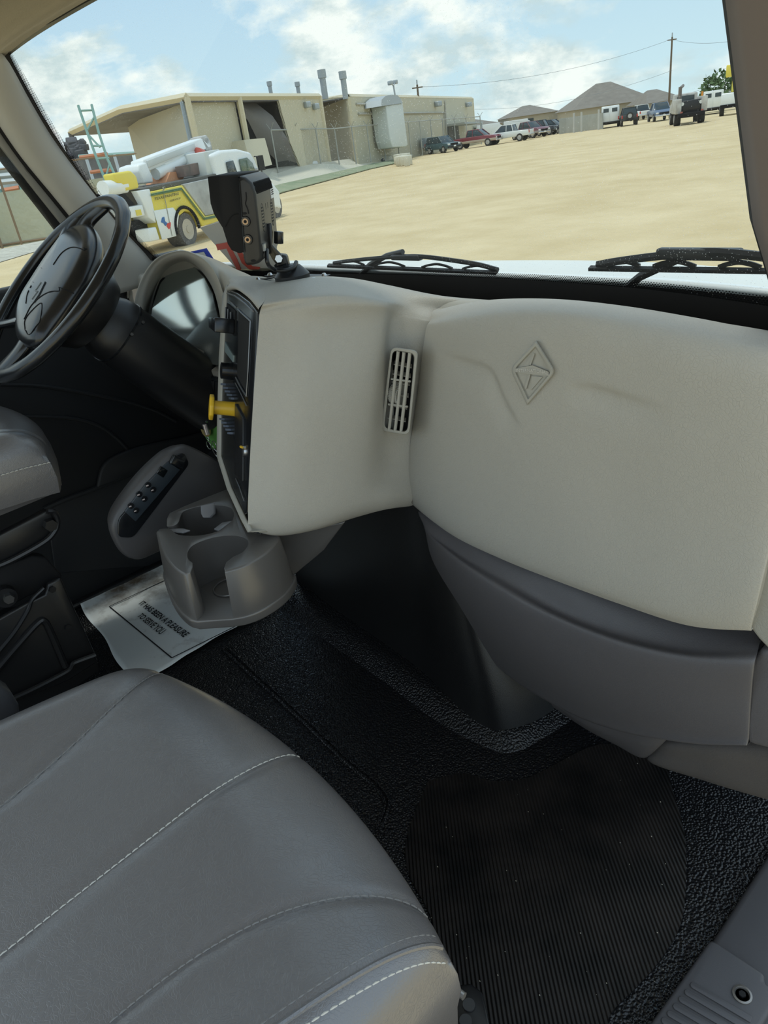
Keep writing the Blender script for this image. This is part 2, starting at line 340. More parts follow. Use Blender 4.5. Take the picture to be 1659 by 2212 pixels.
# left windshield pillar trim
a = [(-40, 205), (0, 265), (55, 345), (130, 436), (185, 508), (215, 570), (235, 640)]
b_ = [(-2, 120), (12, 124), (60, 215), (110, 300), (180, 395), (255, 490), (320, 560), (345, 600)]
A = curve([P(*q, 0, -1.955) for q in a], 30); B = curve([WP(*q, -.012) for q in b_], 30)
g = []
for t in np.linspace(0, 1, 11):
    g.append([p*(1-t)+q*t + np.array([.8, -.6, 0])*.03*math.sin(math.pi*t)**.8 for p, q in zip(A, B)])
m = MB(); m.grid(g); struct(m, 'trim_6', PILL, smooth=True, solid=.008, ang=80)
# right windshield pillar: dark edge and brown-grey trim
def wpl(x, z, off=0): return np.array([x, wsy(x, z)+off, z])
zs = np.linspace(.84, 1.36, 14)
g = [[np.array([-.345 + .03*max(0, (1.0-z)/.16), 0, z]) for z in zs] for _ in range(3)]
L0 = [wpl(-.338 + .035*max(0, (.96-z)/.1)*.5, z, -.004) for z in zs]
L1 = [p + np.array([.018, -.006, 0]) for p in L0]
m = MB(); m.grid([L0, [p+np.array([.008, -.012, 0]) for p in L0], L1, [p+np.array([.012, .05, 0]) for p in L0]]); struct(m, 'trim_7', BLKM, smooth=True, ang=80)
m = MB(); m.grid([[p + np.array([.016 + .19*t, -.008 - .075*math.sin(min(1, t*1.3)*math.pi*.5) + .10*t*t, 0]) for p in L0] for t in np.linspace(0, 1, 12)])
struct(m, 'wall_right', PILLR, smooth=True, solid=.01, ang=80)
# ------------------------------------------------------------------ windshield
xs = np.linspace(-1.93, -.30, 31); zz = np.linspace(.79, 1.40, 15)
def wx(u, z):                              # the glass narrows a little towards the roof on the driver's side
    xl = -1.92 + .30*max(0, (z-.80))*.5; return xl + (-.315-xl)*u
m = MB(); m.grid([[(wx(u, z), wsy(wx(u, z), z), z) for u in np.linspace(0, 1, 31)] for z in zz]); wsh = struct(m, 'window_1', GLASS, smooth=True, ang=80)
# solid black printed border
m = MB()
def wband(A, B, n=48, off=-.002):
    a = curve(A, n); b = curve(B, n); g = []
    for t in np.linspace(0, 1, 4):
        row = []
        for p, q in zip(a, b):
            c = p*(1-t)+q*t; c = np.array(c); c[1] = wsy(c[0], c[2])+off; row.append(c)
        g.append(row)
    return g
bot = [(330, 562), (450, 578), (560, 586), (700, 590), (760, 591), (900, 594), (1100, 602), (1300, 615), (1450, 630), (1659, 660), (1720, 670)]
m.grid(wband([np.array([q[0], 0, .79]) for q in (WP(*p) for p in bot)], [WP(*p) for p in bot]))
lefti = [(338, 558), (262, 484), (185, 388), (115, 285), (68, 205), (35, 145), (20, 112), (17, 97), (24, 86), (45, 76), (110, 50), (205, -3), (420, -110)]
lefto = [(322, 566), (250, 488), (172, 396), (100, 292), (53, 212), (18, 148), (3, 112), (0, 92), (8, 74), (40, 56), (100, 26), (168, -8), (400, -160)]
m.grid(wband([WP(*p) for p in lefto], [WP(*p) for p in lefti], 60))
fb = m.build('border_print', BLKM, wsh, smooth=True)
# dotted edge of the print
def dots(name, A, B, n, rows_, pitch):
    a = curve(A, n); b = curve(B, n); g = []; uv = []
    L = [0]
    for i in range(n): L.append(L[-1]+np.linalg.norm(a[i+1]-a[i]))
    for t in np.linspace(0, 1, 4):
        row = []
        for i, (p, q) in enumerate(zip(a, b)):
            c = np.array(p*(1-t)+q*t); c[1] = wsy(c[0], c[2])-.0025; row.append(c); uv.append((L[i]/pitch, t*rows_))
        g.append(row)
    m = MB(); m.grid(g); return m.build(name, DOTS, wsh, uv=uv)
dots('dot_print', [WP(*p) for p in bot], [WP(p[0], p[1]-(7 if p[0] < 760 else 7+(p[0]-760)*.017)) for p in bot], 80, 5, .0042)
dots('dot_print', [WP(*p) for p in lefti[:9]], [WP(p[0]+w1, p[1]-w2) for p, w1, w2 in zip(lefti[:9], (9, 9, 10, 10, 10, 9, 6, 4, 3), (5, 5, 5, 5, 5, 4, 2, 0, -2))], 80, 5, .0042)
# number strip and blue sticker stuck on the glass
num = thing('window_number_strip', 'grey strip with red 72 on the windshield glass behind the black monitor', 'sticker', WP(520, 560, -.004))
qd = lambda l, off: [WP(*q, off) for q in l]
m = MB(); v4 = [(432, 492), (470, 478), (585, 450), (596, 500), (600, 577), (512, 582)]
GREYT = mat('sticker_grey', (.52, .51, .47), .6)
m.prism(qd(v4, -.003), (0, .0006, 0)); m.build('backing', GREYT, num)
m = MB(); REDM = mat('sticker_red', (.62, .10, .07), .5)
m.prism(qd([(466, 528), (493, 523), (498, 533), (512, 560), (521, 583), (512, 583), (500, 560), (489, 537), (470, 541)], -.0045), (0, .0006, 0))
m.prism(qd([(490, 523), (499, 520), (508, 538), (500, 541), (494, 535)], -.0045), (0, .0006, 0))
m.prism(qd([(510, 541), (519, 538), (532, 562), (545, 575), (562, 577), (560, 582), (538, 582), (522, 568)], -.0045), (0, .0006, 0)); m.build('numerals', REDM, num)
st = thing('inspection_sticker', 'small blue bordered sticker on the windshield beside the instrument hood', 'sticker', WP(440, 550, -.004))
m = MB(); m.prism(qd([(405, 545), (446, 536), (463, 562), (430, 575), (395, 570)], -.003), (0, .0006, 0)); m.build('border', mat('sticker_blue', (.03, .07, .55), .5), st)
m = MB(); m.prism(qd([(412, 549), (440, 544), (452, 564), (425, 575), (405, 566)], -.0045), (0, .0006, 0)); m.build('paper', mat('sticker_white', (.7, .75, .74), .6), st)
# ================================================================== THE DASHBOARD
def R3(row): return [P(a, b, 1, y) for a, b, y in row]
dash = thing('dashboard', 'beige grey vinyl dashboard with diamond badge panel under the windshield', 'dashboard', (-1.1, .85, .5))
rows = [R3(r) for r in (
 [(545, 1143, .50), (610, 1153, .545), (690, 1141, .60), (770, 1117, .67), (835, 1100, .73), (890, 1092, .80)],
 [(536, 1118, .493), (610, 1136, .53), (690, 1122, .585), (775, 1094, .66), (838, 1074, .725), (892, 1072, .79)],
 [(539, 1010, .515), (620, 1005, .553), (700, 1000, .608), (785, 1000, .68), (836, 1000, .745), (890, 1000, .80)],
 [(548, 850, .55), (630, 850, .585), (715, 850, .64), (803, 850, .71), (843, 850, .765), (903, 850, .805)],
 [(558, 710, .588), (640, 708, .623), (730, 705, .68), (822, 702, .745), (850, 710, .785), (925, 715, .815)],
 [(562, 672, .598), (648, 658, .635), (740, 650, .69), (828, 656, .75), (862, 673, .795), (932, 690, .82)],
 [(572, 648, .615), (655, 632, .66), (745, 628, .715), (830, 642, .775), (880, 656, .81), (950, 668, .84)],
 [(590, 606, .76), (680, 597, .80), (760, 601, .82), (840, 616, .84), (920, 633, .85), (1010, 648, .86)])]
rows.insert(0, [p + np.array([0, .10, .01]) for p in rows[0]])
rows.append([np.array([p[0], wsy(p[0], p[2]-.07)-.004, p[2]-.07]) for p in rows[-1]])
m = MB(); m.grid(patch(rows, 50, 80)); stackc = m.build('center_cover', DASH, dash, smooth=True, ang=80)
# the cover wraps over the top of the control panel to the instrument hood
rows = [R3([(493, 628, .722), (512, 626, .695), (540, 645, .64), (562, 672, .598)]),
        R3([(496, 612, .735), (515, 612, .71), (545, 628, .66), (572, 648, .615)]),
        R3([(508, 598, .80), (530, 597, .80), (562, 597, .79), (590, 606, .76)])]
rows.append([np.array([p[0], wsy(p[0], p[2]-.07)-.004, p[2]-.07]) for p in rows[-1]])
rows.insert(0, [p+np.array([.01, .05, -.012]) for p in rows[0]])
m = MB(); m.grid(patch(rows, 24, 30)); m.build('top_cover', DASH, dash, smooth=True, ang=80)
# badge panel over the passenger's knees
gp = [R3(r) for r in (
 [(955, 669, .84), (1030, 653, .84), (1120, 647, .83), (1230, 650, .82), (1360, 664, .80), (1500, 687, .78), (1655, 715, .76)],
 [(934, 692, .80), (1010, 673, .785), (1110, 662, .765), (1230, 664, .75), (1360, 680, .74), (1500, 704, .725), (1652, 738, .71)],
 [(923, 725, .79), (1005, 718, .762), (1105, 714, .742), (1220, 717, .727), (1350, 737, .715), (1490, 765, .70), (1660, 800, .69)],
 [(906, 860, .79), (990, 860, .757), (1090, 870, .735), (1210, 880, .722), (1340, 900, .71), (1500, 930, .695), (1668, 960, .685)],
 [(888, 990, .79), (975, 1010, .757), (1080, 1030, .735), (1200, 1055, .72), (1340, 1090, .71), (1490, 1120, .695), (1656, 1120, .685)],
 [(885, 1060, .79), (975, 1118, .757), (1080, 1165, .735), (1200, 1215, .72), (1340, 1265, .705), (1480, 1302, .69), (1624, 1275, .68)],
 [(892, 1090, .80), (975, 1153, .768), (1080, 1204, .745), (1200, 1252, .73), (1340, 1303, .715), (1480, 1347, .70), (1606, 1356, .688)])]
gp.append([p + np.array([0, .012, -.002]) for p in gp[-1]]); gp.append([p + np.array([0, .06, .01]) for p in gp[-2]])
gp.insert(0, [np.array([p[0], wsy(p[0], p[2]-.06)-.004, p[2]-.06]) for p in gp[0]])
for r in gp:
    a, b = r[0].copy(), r[-1].copy()
    r.insert(0, a+np.array([-.006, .014, 0])); r.insert(0, a+np.array([.0, .06, 0]))
    r.append(b+np.array([.006, .012, 0])); r.append(b+np.array([.004, .06, 0]))
NU, NV = 280, 240
gg = patch(gp, NU, NV)
def seg_dist(p, line):                     # distance, side and position along a polyline in the x-z plane
    best = (9, 0, 0); acc = 0; tot = sum(np.linalg.norm(b-a) for a, b in zip(line, line[1:]))
    for a, b in zip(line, line[1:]):
        ab = b-a; L = np.linalg.norm(ab); t = min(1, max(0, np.dot(p-a, ab)/L/L)); q = a+ab*t; dd = np.linalg.norm(p-q)
        if dd < best[0]: best = (dd, 1 if ab[0]*(p-q)[1]-ab[1]*(p-q)[0] > 0 else -1, (acc+t*L)/tot)
        acc += L
    return best
def xz(q, y): p = P(q[0], q[1], 1, y); return np.array([p[0], p[2]])
crease = [curve([xz(q, .745) for q in [(930, 778), (985, 782), (1040, 790), (1068, 806), (1090, 845), (1112, 880), (1140, 915)]], 30),
          curve([xz(q, .725) for q in [(1215, 850), (1240, 833), (1290, 832), (1370, 848), (1440, 862), (1480, 870)]], 24)]
for row in gg:
    for k in range(len(row)):
        p = row[k]
        for ln in crease:
            q = np.array([p[0], p[2]])
            if min(np.linalg.norm(q-c) for c in ln[::6]) > .09: continue
            dd, side, t = seg_dist(q, ln)
            fade = min(1, t/.25, (1-t)/.12) if ln is crease[0] else min(1, t/.3, (1-t)/.5)
            if dd < .05:
                sgn_ = -side*dd; hgt = -.0048*fade*math.exp(-(dd/.026)**2)/(1+math.exp(-sgn_/.0018))
                row[k] = p + np.array([0, -hgt, 0])
m = MB(); m.grid(gg); m.build('badge_panel', DASH, dash, smooth=True, ang=80)
# diamond badge
bd = MB()
def BP(px, py, h=0): return P(px, py, 1, .7275+(1150-px)*.00013-h)
def ring(pts, h): return [BP(a, b, h) for a, b in pts]
def rnd(pts, rs):                          # round the corners of a polygon
    out = []; n = len(pts)
    for i, p in enumerate(pts):
        p = np.array(p, float); a = np.array(pts[i-1], float); b = np.array(pts[(i+1) % n], float); r = rs[i]
        u = (a-p)/np.linalg.norm(a-p)*r; v = (b-p)/np.linalg.norm(b-p)*r
        for t in np.linspace(0, 1, 6): out.append(tuple((1-t)**2*(p+u)+2*t*(1-t)*p+t*t*(p+v)))
    return out
def scl(pts, k, c=(1150, 804)): return [(c[0]+(a-c[0])*k, c[1]+(b-c[1])*k) for a, b in pts]
o0 = rnd([(1158, 738), (1199, 803), (1139, 874), (1103, 797)], (3, 14, 3, 14))
bd.loft([ring(scl(o0, 1.05), -.006), ring(scl(o0, 1.02), .002), ring(scl(o0, .97), .0045), ring(scl(o0, .86), .0045), ring(scl(o0, .79), .0005), ring(scl(o0, .5), .0005), ring(scl(o0, .05), .0005)], cap=True)
bdo = bd.build('badge', DASHS, dash, smooth=True, ang=30)
m = MB()
m.loft([ring([(1113, 796), (1150, 789), (1185, 803), (1186, 812), (1150, 809), (1112, 804)], -.0006), ring([(1113, 796), (1150, 789), (1185, 803), (1186, 812), (1150, 809), (1112, 804)], .0045)])
m.loft([ring([(1152, 764), (1155, 765), (1146, 790), (1143, 788)], -.0006), ring([(1152, 764), (1155, 765), (1146, 790), (1143, 788)], .0035)])
m.loft([ring([(1146, 809), (1142, 808), (1133, 838), (1137, 840)], -.0006), ring([(1146, 809), (1142, 808), (1133, 838), (1137, 840)], .0035)])
m.loft([ring([(1143, 790), (1128, 792), (1152, 764)], -.0006), ring([(1143, 790), (1128, 792), (1152, 764)], .0022)])
m.loft([ring([(1148, 812), (1172, 814), (1148, 842)], -.0006), ring([(1148, 812), (1172, 814), (1148, 842)], .0022)])
m.build('emblem_bar', DASHS, bdo)
m = MB(); fn = lambda u, v, w_=0: BP(1115+u*68, (804-v*7) + (-2.5*math.sin(u*math.pi)) + u*5 - 0*v, .0048+w_*.5)
put_text(m, 'INTERNATIONAL', lambda u, v, w_=0: fn(u, v, w_), bold=.015, ext=.001); m.build('lettering', mat('badge_letter', (.60, .58, .54), .4), bdo)
# passenger air vent
def VP(px, py, h=0): return P(px, py, 1, .750 + (840-py)*.00006 - h)
vo = rnd([(845, 749), (904, 757), (884, 941), (822, 931)], (14, 14, 14, 14))
def vs(k, kx=None): return [(863.5+(a-863.5)*(kx or k), 845+(b-845)*k) for a, b in vo]
m = MB(); m.loft([[VP(*q, -.06) for q in vs(1.0, 1.0)], [VP(*q, .004) for q in vs(1.0)], [VP(*q, .006) for q in vs(.985, .96)], [VP(*q, .006) for q in vs(.93, .82)], [VP(*q, -.02) for q in vs(.91, .78)]], cap=False)
ven = m.build('side_vent', DASHS, dash, smooth=True, ang=30)
m = MB(); m.prism([VP(*q, -.022) for q in vs(.93, .8)], (0, .004, 0)); m.build('duct', BLKM, ven)
def vq(u, v): # u across 0..1, v down 0..1
    a = np.array((848, 757.))*(1-u)+np.array((898, 763.))*u; b = np.array((828, 927.))*(1-u)+np.array((879, 934.))*u; return tuple(a*(1-v)+b*v)
m = MB()
for u in (.25, .5, .75): m.tube([VP(*vq(u, v), .004) for v in np.linspace(.0, 1, 9)], .0028, 8)
for v in (.36, .68): m.tube([VP(*vq(u, v), .003) for u in (.1, .9)], .0018, 8)
m.build('vent_bar', DASHS, ven, smooth=True)
m = MB()
for v in (.18, .30, .40, .55, .70, .86):
    a, b, c, e = VP(*vq(.12, v), -.002), VP(*vq(.9, v+.015), -.002), VP(*vq(.9, v-.03), -.02), VP(*vq(.12, v-.045), -.02)
    m.add([a, b, c, e], [(0, 1, 2, 3)])
m.build('louvre', DASHS, ven, solid=.0015)
for u in (.42, .62):
    m = MB(); c0 = VP(*vq(u, .53), -.015); R_ = Matrix.Rotation(math.radians(8), 3, 'Y')
    N = 40; rings = []
    for xo in (-.0045, .0045):
        rings.append([tuple(Vector(c0) + R_ @ Vector((xo, -math.cos(t)*(.019 if k % 2 else .0175), math.sin(t)*(.021 if k % 2 else .0195)))) for k, t in enumerate(np.linspace(0, 2*math.pi, N*2, endpoint=False))])
    m.loft(rings); m.build('thumbwheel', DASHS, ven)
# lower charcoal panel
bp = [R3(r) for r in (
 [(905, 1100, .83), (985, 1150, .81), (1090, 1205, .79), (1210, 1255, .775), (1340, 1305, .765), (1480, 1345, .755), (1628, 1362, .745)],
 [(914, 1132, .815), (985, 1190, .79), (1090, 1252, .765), (1210, 1318, .75), (1340, 1368, .735), (1480, 1400, .722), (1622, 1402, .71)],
 [(919, 1150, .812), (985, 1215, .772), (1090, 1288, .742), (1210, 1348, .727), (1340, 1396, .71), (1480, 1426, .697), (1614, 1436, .69)],
 [(930, 1200, .82), (990, 1280, .785), (1090, 1368, .755), (1210, 1437, .735), (1340, 1480, .72), (1480, 1505, .705), (1608, 1510, .70)],
 [(956, 1262, .85), (1004, 1348, .82), (1092, 1440, .79), (1212, 1512, .765), (1335, 1556, .745), (1480, 1583, .72), (1604, 1590, .705)],
 [(966, 1284, .88), (1012, 1364, .85), (1097, 1453, .82), (1215, 1528, .79), (1330, 1574, .765), (1480, 1601, .73), (1604, 1606, .71)])]
bp.append([p+np.array([0, .08, .0]) for p in bp[-1]]); bp.insert(0, [p+np.array([0, .05, .02]) for p in bp[0]])
for r in bp:
    a, b = r[0].copy(), r[-1].copy()
    r.insert(0, a+np.array([-.004, .05, 0])); r.append(b+np.array([.004, .008, 0])); r.append(b+np.array([.0, .03, 0]))
m = MB(); m.grid(patch(bp, 70, 60)); m.build('knee_panel', CHAR, dash, smooth=True, ang=80)
lp = [R3(r) for r in ([(1160, 1490, .80), (1240, 1535, .775), (1330, 1568, .76), (1432, 1594, .75)],
                      [(1185, 1513, .80), (1250, 1560, .785), (1325, 1596, .775), (1412, 1618, .765)],
                      [(1205, 1530, .83), (1270, 1572, .82), (1330, 1605, .81), (1392, 1637, .80)])]
lp.append([p+np.array([0, .06, 0]) for p in lp[-1]])
for r in lp: r.append(r[-1]+np.array([.002, .05, .0]))
m = MB(); m.grid(patch(lp, 24, 20)); m.build('knee_panel_lip', CHAR, dash, smooth=True, ang=80)
m = MB(); m.prism([P(*q, 1, .705) for q in [(1614, 1442), (1626, 1420), (1648, 1402), (1720, 1412), (1760, 1660), (1665, 1622), (1612, 1608), (1609, 1560)]], (0, .08, 0)); m.build('end_cap', CHAR, dash, bevel=.008, seg=3)
m = MB()
kp = [R3(r) for r in ([(1432, 1597, .78), (1530, 1606, .765), (1640, 1612, .76), (1780, 1620, .75)], [(1414, 1622, .785), (1520, 1645, .77), (1640, 1670, .765), (1780, 1690, .75)],
                      [(1402, 1640, .80), (1520, 1685, .80), (1640, 1722, .80), (1780, 1760, .80)])]
kp.append([p+np.array([0, .1, -.01]) for p in kp[-1]]); kp.insert(0, [p+np.array([0, .05, .0]) for p in kp[0]])
for r in kp: r.insert(0, r[0]+np.array([.0, .06, 0]))
m.grid(patch(kp, 24, 20)); m.build('kick_panel', mat('kick_grey', (.115, .105, .10), .45, bump=('grain', 300, .3, .001)), dash, smooth=True, ang=80)
m = MB(); m.prism([P(*q, 1, .695) for q in [(1664, 1108), (1640, 1230), (1613, 1340), (1612, 1352), (1635, 1382), (1700, 1450), (1790, 1500), (1790, 900), (1690, 800)]], (0, .14, 0)); m.build('end_cover', mat('dash_side', (.33, .32, .285), .55, bump=('grain', 200, .3, .001)), dash, bevel=.014, seg=4)
tp = [R3([(942, 676, .835), (1010, 676, .835), (1130, 684, .84), (1300, 700, .83), (1500, 722, .80), (1659, 750, .77), (1760, 775, .76)]),
      R3([(938, 637, .86), (1010, 645, .865), (1130, 654, .87), (1300, 669, .86), (1500, 691, .835), (1659, 715, .80), (1760, 735, .79)])]
tp.append([np.array([p[0], wsy(p[0], p[2]-.07)-.004, p[2]-.07]) for p in tp[-1]])
m = MB(); m.grid(patch(tp, 50, 16)); m.build('top_pad', DASHS, dash, smooth=True, ang=80)
# body behind the visible skins, keeps the dash solid
m = MB(); m.box((-.62, .98, .62), (.72, .30, .34)); m.box((-1.60, 1.0, .60), (.72, .28, .36)); m.build('dash_core', BLKM, dash)
# control panel facing the driver
A0, A1, A2 = P(562, 672, 1, .602), P(535, 1120, 1, .50), P(493, 628, 1, .722)
PN = np.cross(A1-A0, A2-A0); PN /= np.linalg.norm(PN)
if PN[1] > 0: PN = -PN
def PL(px, py, h=0): r = ray(px, py); q = A0 + PN*h; return CAM + np.dot(q-CAM, PN)/np.dot(r, PN)*r
def pb(name, pts, h0, h1, mt, bev=0, parent=None, **kw):
    a = [PL(*q) + PN*h0 for q in pts]; m = MB(); m.prism(a, PN*(h1-h0)); return m.build(name, mt, parent or dash, bevel=bev, **kw)
pnl = pb('control_panel', [(492, 632), (500, 628), (515, 634), (540, 652), (559, 676), (550, 850), (542, 1010), (536, 1108), (531, 1112), (503, 1052), (481, 985), (480, 900), (485, 760)], -.03, .002, BLKG, .002)
EDGE = mat('satin_edge', (.25, .26, .28), .25, .6)
def ridge(pts, r=.0016, mt=EDGE, h=.004, name='bezel_edge'):
    m = MB(); m.tube([PL(*q)+PN*h for q in pts], r, 6); m.build(name, mt, pnl, smooth=True)
ridge([(495, 634), (512, 640), (535, 657), (552, 673)], .0015)
ridge([(497, 649), (505, 655), (513, 664)])
pb('storage_cubby', [(519, 672), (543, 697), (537, 850), (516, 812)], .0005, .003, mat('cubby_black', (.004, .004, .004), .8), parent=pnl)
ridge([(518, 668), (528, 678), (546, 694)]); ridge([(514, 816), (524, 835), (537, 856)]); ridge([(513, 828), (524, 848), (537, 876)], .0012); ridge([(546, 694), (541, 800), (537, 856)], .001)
pb('lower_door', [(514, 872), (532, 905), (531, 1040), (513, 1025)], .001, .006, BLK, .001, parent=pnl)
ridge([(514, 1034), (522, 1052), (532, 1082)], .0012)
pb('air_outlet', [(494, 655), (513, 672), (511, 726), (493, 712)], .001, .004, BLKM, parent=pnl)
for k, (a, b) in enumerate([((496, 664), (495, 690)), ((501, 668), (500, 694)), ((507, 675), (506, 700))]):
    m = MB(); m.tube([PL(*a)+PN*.006, PL(*b)+PN*.006], .003, 8); m.build('outlet_fin', BLKG, pnl, smooth=True)
pb('clip', [(495, 690), (512, 690), (511, 722), (496, 712)], .004, .04, BLKG, .002, parent=pnl)
pb('display', [(490, 738), (508, 768), (507, 782), (490, 760)], .001, .004, mat('display_glass', (.25, .32, .33), .15), parent=pnl)
m = MB(); c0 = PL(503, 802); m.cyl(c0, c0+PN*.022, .017, .0155, 18); m.build('dial', BLKG, pnl, smooth=True, ang=30)
BTN = mat('button_grey', (.16, .19, .25), .35)
for gx, gy in ((485, 828), (482, 903)):
    for k in range(5):
        x0, y0 = gx+k*4.5, gy+k*7.6
        pb('button', [(x0, y0), (x0+5, y0+.6), (x0+5, y0+5), (x0, y0+4.4)], .001, .008, BTN, parent=pnl)
m = MB(); c0 = PL(532, 975); m.cyl(c0, c0+PN*.006, .011, .010, 20); m.build('lighter_socket', STEEL, pnl, smooth=True, ang=30)
m = MB(); m.box(PL(532, 966)+PN*.008, (.008, .003, .003)); m.build('socket_tab', YEL, pnl)
kn = thing('parking_brake_knob', 'yellow parking brake knob sticking out of the black control panel', 'knob', PL(512, 885))
c0 = PL(509, 884); AX = (PN + np.array([-.10, .02, .02])); AX /= np.linalg.norm(AX)
m = MB(); m.cyl(c0-AX*.004, c0+AX*.040, .0135, .0125, 24); m.build('shaft', YEL, kn, smooth=True, ang=30)
e1 = np.cross(AX, (0, 0, 1.)); e1 /= np.linalg.norm(e1); e2 = np.cross(e1, AX); c1 = c0+AX*.040
m = MB(); oc = [c1 + e1*.024*math.cos(t)*1.05 + e2*.024*math.sin(t) for t in np.radians(np.arange(22.5, 382, 45))]; m.prism(oc, AX*.008); m.build('grip_plate', YEL, kn, bevel=.002)
# trim strip between hood and control panel, and instrument trim
m = MB(); s1 = [(493, 615), (492, 650), (486, 760), (480, 900), (479, 985), (501, 1052), (533, 1120), (545, 1146)]; s2 = [(484, 640), (482, 690), (477, 770), (473, 900), (472, 985), (494, 1055), (525, 1122), (540, 1150)]
m.grid([[PL(*q)+PN*.003 for q in s1], [PL(*q)+PN*.004 for q in s2], [PL(*q)+PN*-.03 for q in s2]]); m.build('panel_surround', DASHS, dash, smooth=True, solid=.004)
def YB(name, pts, y, dy, mt, bev=0, **kw):
    m = MB(); m.prism([P(*q, 1, y) for q in pts], (0, dy, 0)); return m.build(name, mt, dash, bevel=bev, **kw)
TRIMD = mat('instrument_trim', (.24, .225, .20), .45)
YB('instrument_trim', [(385, 740), (412, 748), (430, 762), (440, 792), (462, 802), (482, 800), (490, 760), (494, 900), (488, 1010), (476, 960), (440, 905), (424, 898), (424, 800), (418, 770), (395, 752)], .775, .05, TRIMD, .004)
YB('switch_bank', [(452, 812), (474, 818), (473, 866), (449, 858)], .768, .02, BLKG, .003)
YB('rocker', [(454, 822), (462, 824), (461, 858), (452, 855)], .764, .01, BLK, .001); YB('rocker', [(464, 824), (472, 826), (471, 861), (463, 858)], .764, .01, BLK, .001)
YB('ignition_recess', [(428, 872), (470, 878), (470, 902), (440, 905), (428, 898)], .77, .02, BLKM, .003)
# instrument hood
inner = [(318, 715), (326, 660), (342, 612), (364, 580), (394, 565), (420, 572), (445, 598), (464, 635), (476, 690), (481, 755), (480, 795)]
outer = [(289, 700), (296, 640), (314, 592), (343, 557), (384, 541), (414, 545), (446, 562), (469, 592), (484, 632), (490, 690), (489, 760)]
n_ = len(inner)
I1 = [P(*q, 1, .80) for q in inner]; I0 = [P(q[0]+(o[0]-q[0])*.35, q[1]+(o[1]-q[1])*.35, 1, .752) for q, o in zip(inner, outer)]
O0 = [P(q[0]+(o[0]-q[0])*.85, q[1]+(o[1]-q[1])*.85, 1, .745) for q, o in zip(inner, outer)]; O1 = [P(*q, 1, .752) for q in outer]
F1 = [p + np.array([0, .06, -.02]) for p in O1[:4]] + R3([(386, 542, .80), (419, 547, .80), (452, 557, .79), (478, 574, .775), (496, 604, .75), (500, 660, .735), (494, 740, .73)])
F2 = [p + np.array([0, .13, -.07]) for p in O1[:4]] + R3([(390, 545, .86), (425, 551, .85), (470, 564, .845), (515, 584, .83), (542, 600, .80), (524, 640, .76), (502, 740, .74)])
F3 = [p + np.array([0, .07, -.06]) for p in F2]
m = MB(); m.grid(patch([I1, I0, O0, O1, F1, F2, F3], 60, 40)); m.build('instrument_hood', DASHS, dash, smooth=True, ang=80)
# saddle from the hood to the center cover
sd0 = R3([(440, 556, .77), (465, 577, .76), (486, 612, .745), (494, 660, .735)]); sd1 = R3([(460, 557, .80), (495, 577, .79), (512, 605, .76), (502, 655, .74)]); sd2 = R3([(490, 566, .86), (530, 583, .85), (570, 597, .82), (560, 620, .80)])
LENS = mat('lens_mirror', (.60, .66, .65), .10, .9)
ln = [(322, 712), (330, 660), (346, 614), (366, 584), (394, 569), (418, 576), (441, 600), (459, 636), (472, 692), (478, 755), (479, 790), (445, 785), (432, 762), (405, 748), (370, 735)]
cL = P(405, 670, 1, .80); nL = np.array([0.28, -.90, .28]); nL /= np.linalg.norm(nL)
def LP(px, py): r = ray(px, py); return CAM + np.dot(cL-CAM, nL)/np.dot(r, nL)*r
lc = np.mean([LP(*q) for q in ln], axis=0); rings = []
for k in np.linspace(1, .02, 12): rings.append([lc+(LP(*q)-lc)*k - nL*.005*(1-k*k) for q in ln])
m = MB(); m.prism([LP(*q) for q in ln], nL*-.004*np.sign(nL[1])*-1); m.build('instrument_lens', LENS, dash)
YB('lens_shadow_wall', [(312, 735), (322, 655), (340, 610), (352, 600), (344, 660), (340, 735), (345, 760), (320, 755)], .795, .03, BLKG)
# driver side air outlet and lower dash
YB('outer_dash', [(236, 612), (258, 596), (300, 592), (318, 640), (318, 720), (345, 770), (240, 720), (190, 660)], .80, .10, DASHS, .012, seg=3)
ov = YB('outer_vent', rnd([(246, 614), (279, 615), (277, 646), (246, 640)], (4, 4, 4, 4)), .796, .01, DASHS, .001)
for k in range(5):
    m = MB(); x0 = 250+k*5.8; m.tube([P(x0, 619, 1, .793), P(x0-1, 638, 1, .793)], .0022, 6); m.build('vent_slot', BLKM, dash, smooth=True)
YB('knee_cover', [(150, 700), (345, 745), (425, 790), (430, 900), (470, 930), (500, 1050), (380, 1010), (130, 960), (60, 800)], .92, .03, BLKM)
m = MB(); m.prism([P(600, 1156, 1, .57), P(746, 1128, 1, .64), P(700, 1188, 1, .63), P(632, 1246, 1, .57), P(612, 1215, 1, .565)], (-.02, .02, 0)); m.build('support_plate', CUPM, dash, bevel=.003)
# ================================================================== THINGS INSIDE THE CAB
# ---- steering wheel
c = np.array([-1.62, .505, .90]); aw = math.radians(50)
wn = np.array([0, -math.cos(aw), math.sin(aw)]); w1 = np.array([1., 0, 0]); w2 = np.cross(wn, w1)
whl = thing('steering_wheel', 'black steering wheel with padded hub in front of the driver seat', 'steering wheel', c)
m = MB(); N = 72; rings = []
for k in range(N+1):
    t = 2*math.pi*k/N; cc_ = c + .218*(math.cos(t)*w1+math.sin(t)*w2); rd = math.cos(t)*w1+math.sin(t)*w2
    wob = .0012*math.sin(t*22) if 3.6 < t < 5.9 or t < 1.2 else 0
    rings.append([cc_ + (rd*math.cos(s)*(.0165+wob) + wn*math.sin(s)*.0135) for s in np.linspace(0, 2*math.pi, 14, endpoint=False)])
m.loft(rings, cap=False); m.build('rim', BLKG, whl, smooth=True, ang=80)
